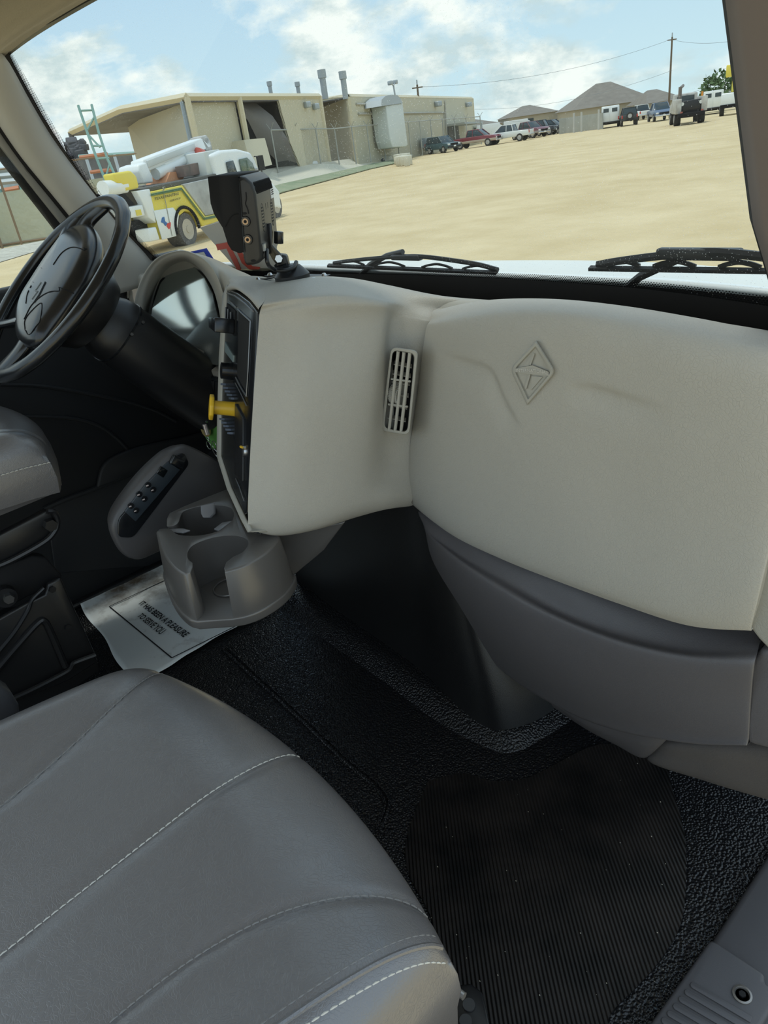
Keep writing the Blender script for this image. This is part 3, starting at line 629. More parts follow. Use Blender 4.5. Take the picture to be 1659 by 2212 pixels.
def WHP(px, py, h): r = ray(px, py); q = c+wn*h; return CAM + np.dot(q-CAM, wn)/np.dot(r, wn)*r
pad = curve([(150, 500), (176, 486), (198, 490), (209, 516), (203, 556), (180, 606), (142, 664), (112, 706), (86, 740), (62, 750), (42, 740), (38, 704), (46, 658), (78, 604), (112, 552), (150, 500)], 90)[:-1]
pc = np.mean(pad, axis=0); KH = ([.1, .5, .8, .93, 1], [.024, .023, .019, .012, .002])
def pad_h(q):
    v = np.array(q)-pc; r_ = np.linalg.norm(v)+1e-9; best = max(pad, key=lambda b_: np.dot(v, b_-pc)/(r_*np.linalg.norm(b_-pc)+1e-9)); return float(np.interp(r_/np.linalg.norm(best-pc), *KH))
def pj(p): v = np.array(p)-CAM; z = v@_d; return np.array([CX+F*(v@_X)/z, CY-F*(v@_Y)/z])
def onpad(q, dh=0.0):                      # the point of the pad's surface seen at q
    q = np.array(q, float); s_ = q.copy()
    for _ in range(12): s_ = s_ + .8*(q - pj(WHP(*s_, 0)+wn*pad_h(s_)))
    return WHP(*s_, 0)+wn*(pad_h(s_)+dh)
def PR(k, h): return [WHP(*(pc+(q-pc)*k), 0) + wn*h for q in pad]
m = MB(); m.loft([PR(.9, -.03), PR(1.0, -.012), PR(1.0, .002), PR(.93, .012), PR(.80, .019), PR(.5, .023), PR(.1, .024)]); hub = m.build('hub_pad', BLKG, whl, smooth=True, ang=80)
for pth, rs in (([(166, 520), (192, 476), (236, 436)], [.030, .027, .022]), ([(150, 530), (158, 500), (188, 462)], [.03, .026, .018]), ([(70, 720), (40, 764), (-8, 812)], [.032, .028, .024]), ([(60, 690), (10, 700), (-60, 700)], [.028, .022, .018])):
    m = MB(); m.tube(curve([WHP(*q, -.004) for q in pth], 14), [float(np.interp(k/14, [0, .5, 1], rs)) for k in range(15)], 14, flat=.42); m.build('spoke', BLKG, whl, smooth=True, ang=80)
m = MB()
for path in ([(115, 572), (135, 545), (160, 534), (196, 545)], [(52, 690), (72, 655), (110, 630), (160, 634)], [(92, 575), (62, 628), (56, 655)], [(54, 710), (54, 692), (68, 672), (90, 655), (86, 690), (64, 722), (54, 712)]):
    m.tube([onpad(q, .0003) for q in curve(path, 26)], .0011, 6)
m.build('pad_seam', BLKM, hub, smooth=True)
m = MB()
m.prism([onpad(q, .0) for q in [(66, 650), (72, 632), (92, 604), (99, 609), (86, 636), (74, 654)]], wn*.0022); m.build('emblem', mat('emblem_dark', (.05, .055, .06), .25), hub)
m = MB(); m.tube([onpad(q, .0030) for q in ((71, 648), (84, 630), (78, 630), (91, 611))], .0008, 6); m.build('emblem_mark', mat('emblem_line', (.3, .34, .36), .3), hub, smooth=True)
m = MB(); Rg = lambda r, h: [c + wn*h + r*(math.cos(t)*w1+math.sin(t)*w2) for t in np.linspace(0, 2*math.pi, 40, endpoint=False)]
m.loft([Rg(.085, -.01), Rg(.098, -.03), Rg(.098, -.075), Rg(.085, -.10), Rg(.03, -.105)]); m.build('hub_cover', BLK, whl, smooth=True, ang=40)
colm = thing('steering_column', 'black steering column shroud between the steering wheel and the dashboard', 'steering column', c-wn*.3)
def RB(h, a, b, e=2.6, off=(0, 0, 0)):
    out = []
    for t in np.linspace(0, 2*math.pi, 32, endpoint=False):
        cs, sn = math.cos(t), math.sin(t); out.append(c - wn*h + np.array(off) + w1*a*math.copysign(abs(cs)**(2/e), cs) + w2*b*math.copysign(abs(sn)**(2/e), sn))
    return out
m = MB(); m.loft([RB(.10, .05, .055), RB(.13, .062, .07), RB(.15, .068, .074), RB(.36, .078, .080), RB(.46, .08, .08)]); sh = m.build('shroud', BLK, colm, smooth=True, ang=40)
m = MB(); m.loft([RB(.158, .0705, .0765), RB(.162, .0705, .0765)]); m.build('shroud_lip', BLKG, sh)
for q in ((284, 724), (308, 698)):
    m = MB(); p = P(*q, 0, -1.545); m.cyl(p, p+np.array([.012, -.003, .004]), .0035, n=10); m.build('screw', BLKG, colm)
# ---- seats
def seat_z(a, b, p): # a,b in [-1,1]: across, front(+1) to back(-1)
    return p['zt'] + p['bol']*(.5+.5*math.cos(math.pi*min(1, max(0, (.98-abs(a))/.42))))*min(1, (1-b)/.9)**.7*.9 - .010*math.cos(a*math.pi*1.2)*max(0, .6-b)
def seat_xy(a, b, p):
    k = math.sqrt(max(1e-9, 1-.14*a*a*b*b)) if b > 0 else 1
    x = p['cx'] + p['hw']*a*(1-.5*(1-k)) ; y = p['yc'] + p['hd']*b*k*(1) + (.035*(1-a*a) if b > 0 else 0)*b
    return x, y
def fallo(dx, dy, b, p):
    r = p['r']; rf = p.get('rf', r) if b > 0 else r
    f = lambda d, q, w_: (1-math.sqrt(max(0, 1-(1-d/q)**2)))*w_ if d < q else 0
    return min(.056, math.hypot(f(dx, r, r*p.get('rx', 1)), f(dy, rf, .055)))
def make_seat(root, p, lo):
    N = 90; g = []; prof = []
    ts = [-1+2*i/N for i in range(N+1)]
    def sq(t): return math.copysign(1-(1-abs(t))**1.35, t) if p.get('dense') else t
    for b in ts:
        row = []
        for a in ts:
            aa, bb = math.copysign(1-(1-abs(a))**1.5, a), math.copysign(1-(1-abs(b))**1.5, b)
            x, y = seat_xy(aa, bb, p); dx = (1-abs(aa))*p['hw']; dy = (1-abs(bb))*p['hd']; r = p['r']
            f_ = fallo(dx, dy, bb, p)
            z = seat_z(aa, bb, p) - f_
            for kind, sx0, inw in p['seams']:
                xs_ = sx0(bb); d0 = abs(aa-xs_)*p['hw']
                z -= .0045*math.exp(-(d0/.006)**2)
            row.append((x, y, z))
        g.append(row)
    m = MB(); m.grid(g)
    # walls: boundary loop pushed down
    loop = [g[0][i] for i in range(N)] + [g[i][N] for i in range(N)] + [g[N][i] for i in range(N, 0, -1)] + [g[i][0] for i in range(N, 0, -1)]
    cx_, cy_ = p['cx'], p['yc']
    def push(k, z, e=0): return [(cx_+(q[0]-cx_)*k, cy_+(q[1]-cy_)*k, z if e == 0 else q[2]-z) for q in loop]
    m.loft([loop, push(1.012, .018, 1), push(1.015, .045, 1), push(1.0, .075, 1), push(.97, lo+.02), push(.93, lo)], cap=False)
    return m.build('cushion', p['mat'], root, smooth=True, ang=80), g
def stitches(root, pts, mt, r=.0009, step=.0075, name='stitching'):
    m = MB(); pts = [np.array(q) for q in pts]; L = 0; on = None; acc = 0
    P_ = [pts[0]]; 
    dense = curve(pts, len(pts)*6); acc = 0; start = dense[0]; k = 0
    for a, b in zip(dense, dense[1:]):
        acc += np.linalg.norm(b-a)
        if acc >= step:
            s_, e_ = start, b; mid = (s_+e_)/2; m.tube([s_*.85+mid*.15, mid+np.array([0, 0, .0006]), e_*.85+mid*.15], [r*.6, r, r*.6], 5); start = b; acc = 0
    return m.build(name, mt, root, smooth=True)
pp = dict(cx=-.630, hw=.332, yc=.0, hd=.268, zt=.445, bol=.022, r=.06, rf=.15, rx=.8, mat=SEATM,
          seams=[('l', lambda b: -.50-.34*max(0, b+.1)**1.4, 0), ('c', lambda b: .05-.03*b, 0), ('r', lambda b: .50+.36*max(0, b)**2.2, 0)])
ps = thing('passenger_seat', 'large grey vinyl seat cushion with pale stitching in the foreground', 'seat', (-.632, 0, 0))
cu, sg = make_seat(ps, pp, .12)
def on_seat(a, b, p, dz=.0008):
    x, y = seat_xy(a, b, p); dx = (1-abs(a))*p['hw']; dy = (1-abs(b))*p['hd']; r = p['r']
    return (x, y, seat_z(a, b, p) - fallo(dx, dy, b, p) - .0035 + dz)
bs = np.linspace(-.95, .995, 60)
stitches(cu, [on_seat(-.50-.34*max(0, b+.1)**1.4+.012, b, pp, .002) for b in bs], STITCHD, name='side_stitching')
stitches(cu, [on_seat(.05-.03*b, b, pp, .0018) for b in bs], STITCH, name='center_stitching')
stitches(cu, [on_seat(.50+.36*max(0, b)**2.2, b, pp, .0018) for b in bs], STITCHD, name='side_stitching')
# double seam around the right flank
def edge_run(g, p, drop, k, extra=10):
    N = len(g)-1; pts = [g[j][N] for j in range(0, N+1, 3)] + [g[N][i] for i in range(N-1, N-extra, -3)]
    return [(p['cx']+(q[0]-p['cx'])*k, p['yc']+(q[1]-p['yc'])*k, q[2]-drop) for q in pts]
def pa(b): return .80 + .165*max(0, (b+.35)/1.33)**1.6
bb_ = np.linspace(-.95, .975, 50)
stitches(cu, [on_seat(min(.995, pa(b)+.035), b, pp, .0030) for b in bb_], STITCH, .0011, name='edge_stitching')
stitches(cu, [on_seat(pa(b)-.03, b, pp, .0030) for b in bb_], STITCHD, .0009, name='edge_stitching')
m = MB(); m.tube(curve([on_seat(pa(b), b, pp, .0028) for b in bb_], 100), .0030, 8); m.build('piping', SEATM, cu, smooth=True)
m = MB(); m.box((-.632, -.02, .12), (.56, .42, .20)); m.build('base', DSTEEL, ps, bevel=.02)
m = MB(); m.prism([(-.325, -.3, .33), (-.325, .235, .34), (-.318, .25, .20), (-.312, .255, .06), (-.312, -.3, .06)], (-.02, 0, 0)); m.build('side_skirt', mat('seat_skirt', (.17, .15, .135), .35, bump=('noise', 40, .3, .002)), ps, bevel=.008, seg=3)
sc = MB(); sc.cyl((-.318, .258, .318), (-.310, .259, .318), .004, n=14); sc.build('skirt_screw', STEEL, ps)
m = MB(); q0 = [G(*q, .012) for q in [(965, 2240), (978, 2160), (990, 2136), (1018, 2133), (1042, 2150), (1052, 2190), (1062, 2240)]]; m.prism(q0, (0, 0, .012)); fb2 = m.build('floor_bracket', DSTEEL, ps, bevel=.004)
for q in ((1013, 2172), (1006, 2207)):
    m = MB(); p = G(*q, .024); m.cyl(p, p+np.array([0, 0, .003]), .0085, n=18); m.build('bolt_hole', mat('hole_grey', (.05, .05, .05), .5), fb2)
# driver seat
pd = dict(cx=-1.63, hw=.262, yc=.075, hd=.26, zt=.695, bol=.018, r=.06, rf=.10, rx=.9, mat=SEATM, seams=[('l', lambda b: -.6, 0), ('r', lambda b: .62+.2*max(0, b)**2, 0)])
ds_ = thing('driver_seat', 'grey vinyl driver seat with black steel suspension at the left edge', 'seat', (-1.63, .07, 0))
cu2, sg2 = make_seat(ds_, pd, .56)
stitches(cu2, edge_run(sg2, pd, .012, 1.016, 2), STITCH, .0012, name='edge_stitching')
XD = -1.375
def XB(name, pts, x, dx, mt, par=ds_, bev=.004, **kw):
    m = MB(); m.prism([P(*q, 0, x) for q in pts], (dx, 0, 0)); return m.build(name, mt, par, bevel=bev, **kw)
XB('side_bracket', [(-60, 1180), (0, 1156), (100, 1104), (122, 1106), (127, 1125), (122, 1148), (95, 1176), (5, 1222), (-60, 1240)], XD, -.02, DSTEEL, bev=.003)
m = MB(); m.tube(curve([P(*q, 0, XD+.006) for q in [(-60, 1236), (6, 1219), (92, 1173), (119, 1146), (124, 1124), (116, 1106), (102, 1104)]], 30), .006, 8); m.build('bracket_rim', DSTEEL, ds_, smooth=True)
m = MB(); p = P(105, 1131, 0, XD); m.cyl(p, p+np.array([.016, 0, 0]), .012, n=6); m.build('bracket_bolt', DSTEEL, ds_)
XB('suspension_rail', [(-60, 1250), (0, 1226), (70, 1200), (100, 1205), (135, 1243), (128, 1262), (60, 1290), (0, 1322), (-60, 1340)], XD-.03, -.03, BLKM)
XB('riser_plate', [(-60, 1360), (0, 1336), (60, 1302), (98, 1285), (104, 1262), (132, 1248), (150, 1290), (178, 1350), (205, 1410), (212, 1430), (150, 1470), (40, 1515), (-60, 1560)], XD, -.012, DSTEEL)
m = MB(); m.tube(curve([P(*q, 0, XD+.004) for q in [(-20, 1462), (40, 1392), (82, 1346), (96, 1342), (110, 1365), (142, 1440)]], 30), .0065, 8); m.tube(curve([P(*q, 0, XD+.004) for q in [(-20, 1428), (30, 1368), (60, 1320), (70, 1295), (95, 1270)]], 20), .004, 8); m.build('pressed_rib', DSTEEL, ds_, smooth=True)
m = MB(); m.tube(curve([P(*q, 0, XD+.008) for q in [(20, 1512), (60, 1494), (100, 1474), (148, 1448), (158, 1434), (170, 1428), (206, 1415)]], 40), .0055, 8); m.build('adjuster_rod', DSTEEL, ds_, smooth=True)
m = MB(); p = P(10, 1284, 0, XD-.02); m.cyl(p, p+np.array([.018, -.002, 0]), .020, n=16); m.build('bushing', BLKM, ds_)
m = MB(); p = P(17, 1288, 0, XD-.005); m.cyl(p, p+np.array([.016, -.002, 0]), .0095, n=6); m.build('hex_bolt', STEEL, ds_)
for q in ((112, 1272), (146, 1354)):
    m = MB(); p = P(*q, 0, XD); m.cyl(p, p+np.array([.006, 0, 0]), .007, n=6); m.build('rivet', DSTEEL, ds_)
XB('pedestal', [(-60, 1480), (210, 1420), (215, 1450), (60, 1560), (-60, 1600)], XD-.05, -.35, BLKM)
m = MB(); g_ = [P(*q, 0, -1.05) for q in [(-40, 1480), (0, 1482), (28, 1500), (45, 1528), (48, 1560), (-40, 1640)]]; m.prism(g_, (-.05, 0, 0))
bk = m.build('seat_side_shield', mat('shield_grey', (.06, .06, .065), .4), None, bevel=.012, seg=3); tag(bk, 'small rounded dark grey shield at the left edge between the two seats', 'seat shield')
# ---- cup holder console
cup = thing('cup_holder', 'grey plastic cup holder with open front slot below the control panel', 'cup holder', P(470, 1200, 2, .5))
T = .50
outerF = [(600, 1153), (602, 1162), (585, 1185), (560, 1204), (525, 1222), (486, 1234)]
slotR = [(484, 1228), (489, 1214)]
hole = [(505, 1203), (525, 1193), (537, 1178), (536, 1166), (522, 1158), (500, 1155), (470, 1158), (440, 1166), (415, 1178), (404, 1192), (404, 1207), (414, 1216)]
slotL = [(416, 1224), (411, 1236)]
outerL = [(400, 1240), (385, 1232), (368, 1216), (352, 1190), (341, 1160), (338, 1148)]
binF = [(345, 1143), (364, 1143), (382, 1155), (410, 1158), (440, 1156), (470, 1148), (488, 1136), (504, 1124)]
binR = [(508, 1110), (502, 1098), (486, 1092), (460, 1090), (425, 1094), (396, 1104), (388, 1116), (384, 1128), (376, 1134), (362, 1136)]
outerB = [(360, 1120), (366, 1108), (400, 1092), (450, 1072), (491, 1056)]
outerR = [(500, 1075), (514, 1108), (524, 1132), (536, 1147), (560, 1153)]
segs = [(outerF, 1), (slotR, 2), (hole, 3), (slotL, 2), (outerL, 1), (binF, 0), (binR, 0), (outerB, 4), (outerR, 4)]
top = []; flag = []
for sgm, fl in segs:
    if fl in (0, 1, 3) and len(sgm) > 5: sgm = [tuple(q) for q in curve(sgm, len(sgm)*3)]
    for q in sgm: top.append(P(*q, 2, T)); flag.append(fl)
top = np.array(top); n = len(top); cen = np.mean([top[i] for i in range(n) if flag[i] == 3], axis=0)
nrm = []
for i in range(n):
    t = top[(i+1) % n]-top[i-1]; t /= np.linalg.norm(t)+1e-9; nn = np.array([t[1], -t[0], 0]); nrm.append(nn)
ar = sum(top[i][0]*top[(i+1) % n][1]-top[(i+1) % n][0]*top[i][1] for i in range(n))
sgn = 1 if ar > 0 else -1
def cring(z, out, inn, dz=0):
    r = []
    for i in range(n):
        k = {1: out, 4: out*.3, 2: -inn*.3, 3: -inn, 0: -inn}[flag[i]]
        r.append(top[i] + sgn*nrm[i]*k + np.array([0, 0, z-T]))
    return r
m = MB(); m.loft([cring(T, -.002, -.002), cring(T-.0025, .001, -.0002), cring(T-.05, .006, .001), cring(T-.10, .011, .003)], cap=True)
cb = m.build('body', CUPM, cup, bevel=.0012, seg=2)
of = [i for i in range(n) if flag[i] in (1, 2, 3)]
oc = [top[i] for i in range(n) if flag[i] == 1]
fl_ = [p + sgn*nrm[i]*.013 for i, p in zip([i for i in range(n) if flag[i] == 1], oc)]
back_ = [P(395, 1100, 2, T), P(500, 1075, 2, T)]
base = fl_ + [P(362, 1125, 2, T), P(500, 1110, 2, T), P(545, 1152, 2, T)]
m = MB(); m.loft([[p*1.0 - np.array([0, 0, .086]) for p in base], [p - np.array([0, 0, .090]) for p in base], [p - np.array([0, 0, .104]) for p in base]]); m.build('bottom_flange', CUPM, cup, bevel=.003, seg=3)
hc = np.mean([P(*q, 2, T) for q in hole], axis=0)
m = MB()
rr_ = np.linalg.norm(P(405, 1197, 2, T)-P(537, 1172, 2, T))/2
for rdi in (.55,):
    m.tube([hc*1.0 + np.array([math.cos(t)*rr_*rdi, math.sin(t)*rr_*rdi, -.0835]) for t in np.linspace(0, 2*math.pi, 33)], .0018, 6)
m.build('floor_ring', CUPM, cup, smooth=True)
m = MB(); q = [P(433, 1092, 2, T+.002), P(462, 1087, 2, T+.002), P(462, 1108, 2, T-.012), P(452, 1118, 2, T-.014), P(438, 1118, 2, T-.014), P(434, 1110, 2, T-.012)]; m.prism(q, (0, .004, -.003)); m.build('spring_tab', mat('tab_blue_grey', (.20, .20, .21), .3), cup, bevel=.001)
for q in ([(364, 1143), (372, 1149), (396, 1150), (411, 1145), (396, 1141), (374, 1141)], [(462, 1142), (478, 1148), (498, 1128), (504, 1124), (480, 1128)]): m = MB(); m.prism([P(*k, 2, T-.006) for k in q], (0, 0, -.003)); m.build('bin_finger', mat('tab_blue_grey', (.20, .20, .21), .3), cup, bevel=.001)
m = MB(); m.prism([P(430, 1112, 1, .60), P(470, 1108, 1, .60), P(476, 1142, 1, .60), P(434, 1146, 1, .60)], (0, .004, 0)); m.build('bin_panel', CUPM, cup)
# ---- push button shift console
XS = -1.33
shf = thing('shift_console', 'grey shift selector tower with black button panel beside the driver seat', 'gear selector', P(380, 1100, 0, XS))
m = MB()
ol = curve([(388, 966), (404, 963), (425, 970), (460, 988), (500, 1012), (535, 1050), (540, 1110), (440, 1152), (350, 1192), (300, 1212), (268, 1198), (246, 1160), (243, 1130), (262, 1092), (310, 1030), (360, 982), (388, 966)], 80)[:-1]
oc_ = np.mean(ol, axis=0)
def ring_(k, dx): return [P(*(oc_+(q-oc_)*k), 0, XS) + np.array([dx, 0, 0]) for q in ol]
m.loft([ring_(.7, -.08), ring_(.93, -.045), ring_(1.0, -.018), ring_(.985, -.005), ring_(.95, 0), ring_(.5, .002), ring_(.1, .002)]); tw = m.build('tower', mat('tower_grey', (.078, .075, .077), .42, bump=('noise', 1200, .15, .0004)), shf, smooth=True, ang=60)
inset = rnd([(394, 976), (406, 1000), (284, 1160), (252, 1158), (252, 1120), (372, 984)], (8, 10, 12, 10, 12, 8))
def SXB(name, pts, x0, dx, mt, par, bev=.0015): m = MB(); m.prism([P(*q, 0, XS+x0) for q in pts], (dx, 0, 0)); return m.build(name, mt, par, bevel=bev)
ip = SXB('button_panel', inset, -.004, .008, BLKG, shf)
SXB('face_plate', [(362, 996), (388, 1014), (292, 1126), (268, 1104), (310, 1048)], .003, .004, mat('plate_slate', (.035, .045, .055), .35), ip)
SXB('grip_cap', rnd([(372, 980), (398, 992), (392, 1012), (362, 1000)], (4, 5, 4, 4)), .003, .010, BLKG, ip, .003)
SXB('display', [(346, 1006), (362, 1016), (352, 1032), (337, 1022)], .006, .003, mat('display_black', (.006, .008, .009), .1), ip)
for (x0, y0) in ((325, 1052), (306, 1072), (288, 1097)):
    for dx_, dy_ in ((-6, -5), (5, 5)):
        m = MB(); p = P(x0+dx_, y0+dy_, 0, XS+.006); m.cyl(p, p+np.array([.004, 0, 0]), .006, n=14); b0 = m.build('selector_button', BLKG, ip)
        m = MB(); p = P(x0+dx_-1, y0+dy_+2, 0, XS+.010); m.box(p, (.0012, .005, .0025)); m.build('button_mark', mat('mark_pink', (.62, .52, .50), .4), b0)
# ---- keys
ky = thing('key_ring', 'ignition keys with green tag and brass disc hanging from the dash', 'keys', P(440, 890, 1, .74))
YK = .735
m = MB(); m.tube(curve([P(*q, 1, YK) for q in [(434, 884), (436, 896), (441, 905), (447, 912)]], 10), .0028, 8); kb = m.build('key_blade', STEEL, ky, smooth=True)
m = MB(); p = P(446, 929, 1, YK+.01); ax_ = np.array([.25, -.95, .15]); m.cyl(p, p+ax_*.003, .0165, n=28); m.build('brass_disc', mat('brass', (.42, .34, .16), .45, .6), ky)
m = MB(); m.prism([P(*q, 1, YK+.02) for q in rnd([(450, 900), (459, 902), (486, 968), (470, 986), (447, 950), (428, 918)], (3, 3, 3, 3, 3, 3))], (0, .002, 0)); tg = m.build('green_tag', mat('tag_green', (.13, .36, .08), .5), ky)
m = MB(); m.cyl(P(481, 965, 1, YK+.018), P(481, 965, 1, YK+.024), .002, n=10); m.build('tag_hole', BLKM, tg)
m = MB(); m.cyl(P(442, 916, 1, YK-.002), P(449, 938, 1, YK-.002), .006, n=12); m.build('swivel', mat('swivel_white', (.65, .62, .66), .3, .6), ky, smooth=True)
m = MB()
for (x0, y0, r_) in ((450, 948, .006), (451, 962, .0105), (463, 962, .011), (468, 980, .014)):
    p = P(x0, y0, 1, YK-.002); m.tube([p + np.array([math.cos(t)*r_, (x0 % 3-1)*.3*math.sin(t)*r_, math.sin(t)*r_]) for t in np.linspace(0, 2*math.pi, 21)], .0012, 6)
m.build('split_ring', STEEL, ky, smooth=True)
m = MB(); m.prism([P(*q, 1, YK+.005) for q in rnd([(446, 978), (470, 966), (480, 990), (474, 1004), (452, 996)], (6, 6, 6, 6, 6))], (0, .01, 0)); m.build('key_fob', BLKG, ky, bevel=.003)
# ---- camera monitor on its stand
MO = np.array([-1.10, .75, .884]); Sx = np.array([.715, -.681, 0]); Sx /= np.linalg.norm(Sx); Nx = np.array([.68, .715, 0]); Nx /= np.linalg.norm(Nx)
q0_ = MO + Sx*.088
def MP(px, py, h=0): r = ray(px, py); q = q0_+Sx*h; return CAM + np.dot(q-CAM, Sx)/np.dot(r, Sx)*r
mon = thing('camera_monitor', 'black backup camera monitor with sun hood on the dashboard stand', 'monitor', MO)
hs = [(512, 379), (530, 383), (544, 395), (552, 418), (559, 480), (566, 558), (561, 569), (546, 573), (534, 574), (527, 570), (523, 520), (517, 440)]
m = MB(); m.prism([MP(*q) for q in hs], -Sx*.178); hou = m.build('housing', mat('monitor_black', (.022, .021, .02), .42, bump=('noise', 900, .1, .0003)), mon, bevel=.006, seg=4)
m = MB(); hd_ = [(449, 382), (514, 378), (519, 440), (526, 545), (516, 547), (500, 540), (492, 527), (481, 492), (462, 462), (455, 440)]
m.prism([MP(*q, .003) for q in hd_], -Sx*.003); m.prism([MP(*q, .003)-Sx*.18 for q in hd_], -Sx*.003)
m.prism([MP(449, 382, .003), MP(514, 378, .003), MP(515, 382, .003), MP(449, 386, .003)], -Sx*.183)
m.build('sun_hood', BLKM, mon, bevel=.001)
m = MB(); m.prism([MP(516, 392)-Sx*.006, MP(514, 392)-Sx*.006, MP(525, 560)-Sx*.006, MP(527, 560)-Sx*.006], -Sx*.166); m.build('screen', mat('screen_glass', (.01, .012, .015), .08), mon)
m = MB(); m.tube(curve([MP(*q, .001) for q in [(531, 415), (532, 430), (530, 440), (535, 452), (537, 462)]], 14), .0008, 5); m.tube(curve([MP(*q, .0035) for q in [(486, 490), (496, 472), (507, 463), (516, 462)]], 14), .0008, 5); m.build('molded_line', BLKM, hou, smooth=True)
for q in ((518, 388), (528, 461), (547, 563)):
    m = MB(); m.prism([MP(q[0]+5.5*math.cos(t), q[1]+2.6*math.sin(t), .0) for t in np.linspace(0, 2*math.pi, 16, endpoint=False)], Sx*.0012); m.build('side_recess', BLKM, hou)
COP = mat('jack_copper', (.38, .26, .17), .3, .8)
for q in ((531, 478), (536, 517)):
    m = MB(); p = MP(*q); m.cyl(p, p+Sx*.004, .0082, .0072, 20); jk = m.build('audio_jack', BLKG, hou, smooth=True, ang=30)
    m = MB(); m.cyl(p+Sx*.003, p+Sx*.0055, .0048, n=18); rg_ = m.build('jack_rim', COP, jk)
    m = MB(); m.cyl(p+Sx*.005, p+Sx*.0060, .0025, n=14); m.build('jack_bore', BLKM, rg_)
Bt, Bb = MP(549, 404), MP(566, 560); bN = np.cross(Bb-Bt, Sx); bN /= np.linalg.norm(bN); bN = bN if np.dot(bN, Nx) > 0 else -bN
def BK(t, s, h=.0005): return Bt*(1-t)+Bb*t - Sx*s*.178 + bN*h
m = MB()
for k in range(22):
    s = .06+k*.04; m.tube([BK(-.06, s, -.0035), BK(.0, s, .0006), BK(.10, s, .0012)], .0010, 5)
m.build('cooling_slots', BLKM, hou)
for s0 in (.24, .78):
    m = MB(); m.tube([BK(.45+.20*math.sin(t), s0+.075*math.cos(t), .0008) for t in np.linspace(0, 2*math.pi, 30)], .0007, 5); gr_ = m.build('speaker_grille', BLKM, hou, smooth=True)
    m = MB()
    for k in range(7): m.prism([BK(.31+k*.045+dt, s0+ds0, .001) for dt, ds0 in ((-.010, -.045), (-.010, .045), (.008, .03), (.008, -.03))], bN*.0008)
    m.build('grille_slot', BLKM, gr_)
m = MB()
for s0 in (.44, .56):
    m.tube([BK(.27, s0, .0008), BK(.36, s0, .0008)], .0008, 5)
m.build('mount_slot', BLKM, hou)
m = MB(); m.prism([BK(.10, .80, .001), BK(.10, .97, .001), BK(.245, .97, .001), BK(.245, .80, .001)], bN*.0006); lb = m.build('rating_label', mat('label_white', (.75, .75, .73), .5), hou)
m = MB()
for r0 in range(3):
    for c0_ in range(4): m.prism([BK(.118+r0*.03+a, .82+c0_*.034+b, .0018) for a, b in ((0, 0), (0, .022), (.014, .022), (.014, 0))], bN*.0003)
m.build('label_print', BLKM, lb)
m = MB(); m.prism([BK(.80, .06, .001), BK(.80, .14, .001), BK(.90, .14, .001), BK(.90, .06, .001)], bN*.003); m.build('socket', mat('socket_grey', (.3, .32, .33), .3), hou)
std = thing('monitor_stand', 'black swivel stand screwed to the dash under the monitor', 'stand', MO)
def SP(px, py, h=0): r = ray(px, py); q = MO+Sx*h; return CAM + np.dot(q-CAM, Sx)/np.dot(r, Sx)*r
for sg_ in (.012, -.008):
    m = MB(); m.prism([SP(*q, sg_) for q in [(574, 484), (586, 482), (589, 500), (588, 530), (606, 548), (611, 560), (606, 571), (596, 571), (588, 560), (580, 545), (577, 520)]], -Sx*.005); m.build('yoke', BLKG, std, bevel=.001)
m = MB(); m.cyl(SP(602, 559, .014), SP(602, 559, .018), .0068, n=6); m.build('pivot_nut', STEEL, std)
m = MB(); m.cyl(SP(602, 500, .004), SP(602, 526, .004), .0085, n=8); m.build('thumb_screw', BLKG, std, bevel=.001)
m = MB(); m.prism([SP(*q, .004) for q in [(593, 548), (618, 552), (624, 575), (624, 590), (600, 592), (596, 565)]], -Sx*.022); m.build('post_head', BLK, std, bevel=.003)
bc = P(632, 601, 2, .884)
m = MB(); m.loft([[bc+np.array([math.cos(t)*r_, math.sin(t)*r_, z]) for t in np.linspace(0, 2*math.pi, 32, endpoint=False)] for r_, z in ((.030, -.006), (.0315, .000), (.0315, .006), (.030, .008), (.017, .022), (.012, .024))]); m.build('base_cone', BLK, std, smooth=True, ang=30)
m = MB(); m.cyl(bc+np.array([-.012, -.006, 0]), SP(606, 570, 0), .012, .012, 16); m.build('post', BLKG, std, smooth=True, ang=40)
pls = [(556, 604), (700, 595), (583, 594), (678, 605)]
m = MB()
for a, b in ((0, 1), (2, 3)):
    p, q = P(*pls[a], 2, .879), P(*pls[b], 2, .879); d_ = (q-p)/np.linalg.norm(q-p); s_ = np.cross(d_, (0, 0, 1))*.007; mid = (p+q)/2 + np.array([0, 0, .006])
    g = [[x_ + s_*k for x_ in (p-d_*.01, p*.7+mid*.3, mid, q*.7+mid*.3, q+d_*.01)] for k in (-1, 0, 1)]; m.grid(g)
m.build('mounting_plate', DSTEEL, std, solid=.002)
for q in pls:
    m = MB(); p = P(*q, 2, .881); m.cyl(p, p+np.array([0, 0, .004]), .0055, .003, 12); m.build('mounting_screw', STEEL, std, smooth=True, ang=30)
m = MB(); m.tube(curve([MP(570, 545)-Sx*.03, MP(576, 570)-Sx*.01, SP(592, 582, .03), SP(615, 584, .03), SP(634, 578, .02), SP(640, 566, .0)], 30), .0036, 10); m.build('cable', BLK, std, smooth=True)
for q in ((583, 612), (615, 608), (637, 614), (596, 624), (617, 615), (660, 613), (604, 633)): p = P(*q, 2, .8795); m = MB(); m.cyl(p-(0, 0, .004), p+(0, 0, .0008), .0022, n=8); m.build('drilled_hole', BLKM, std)
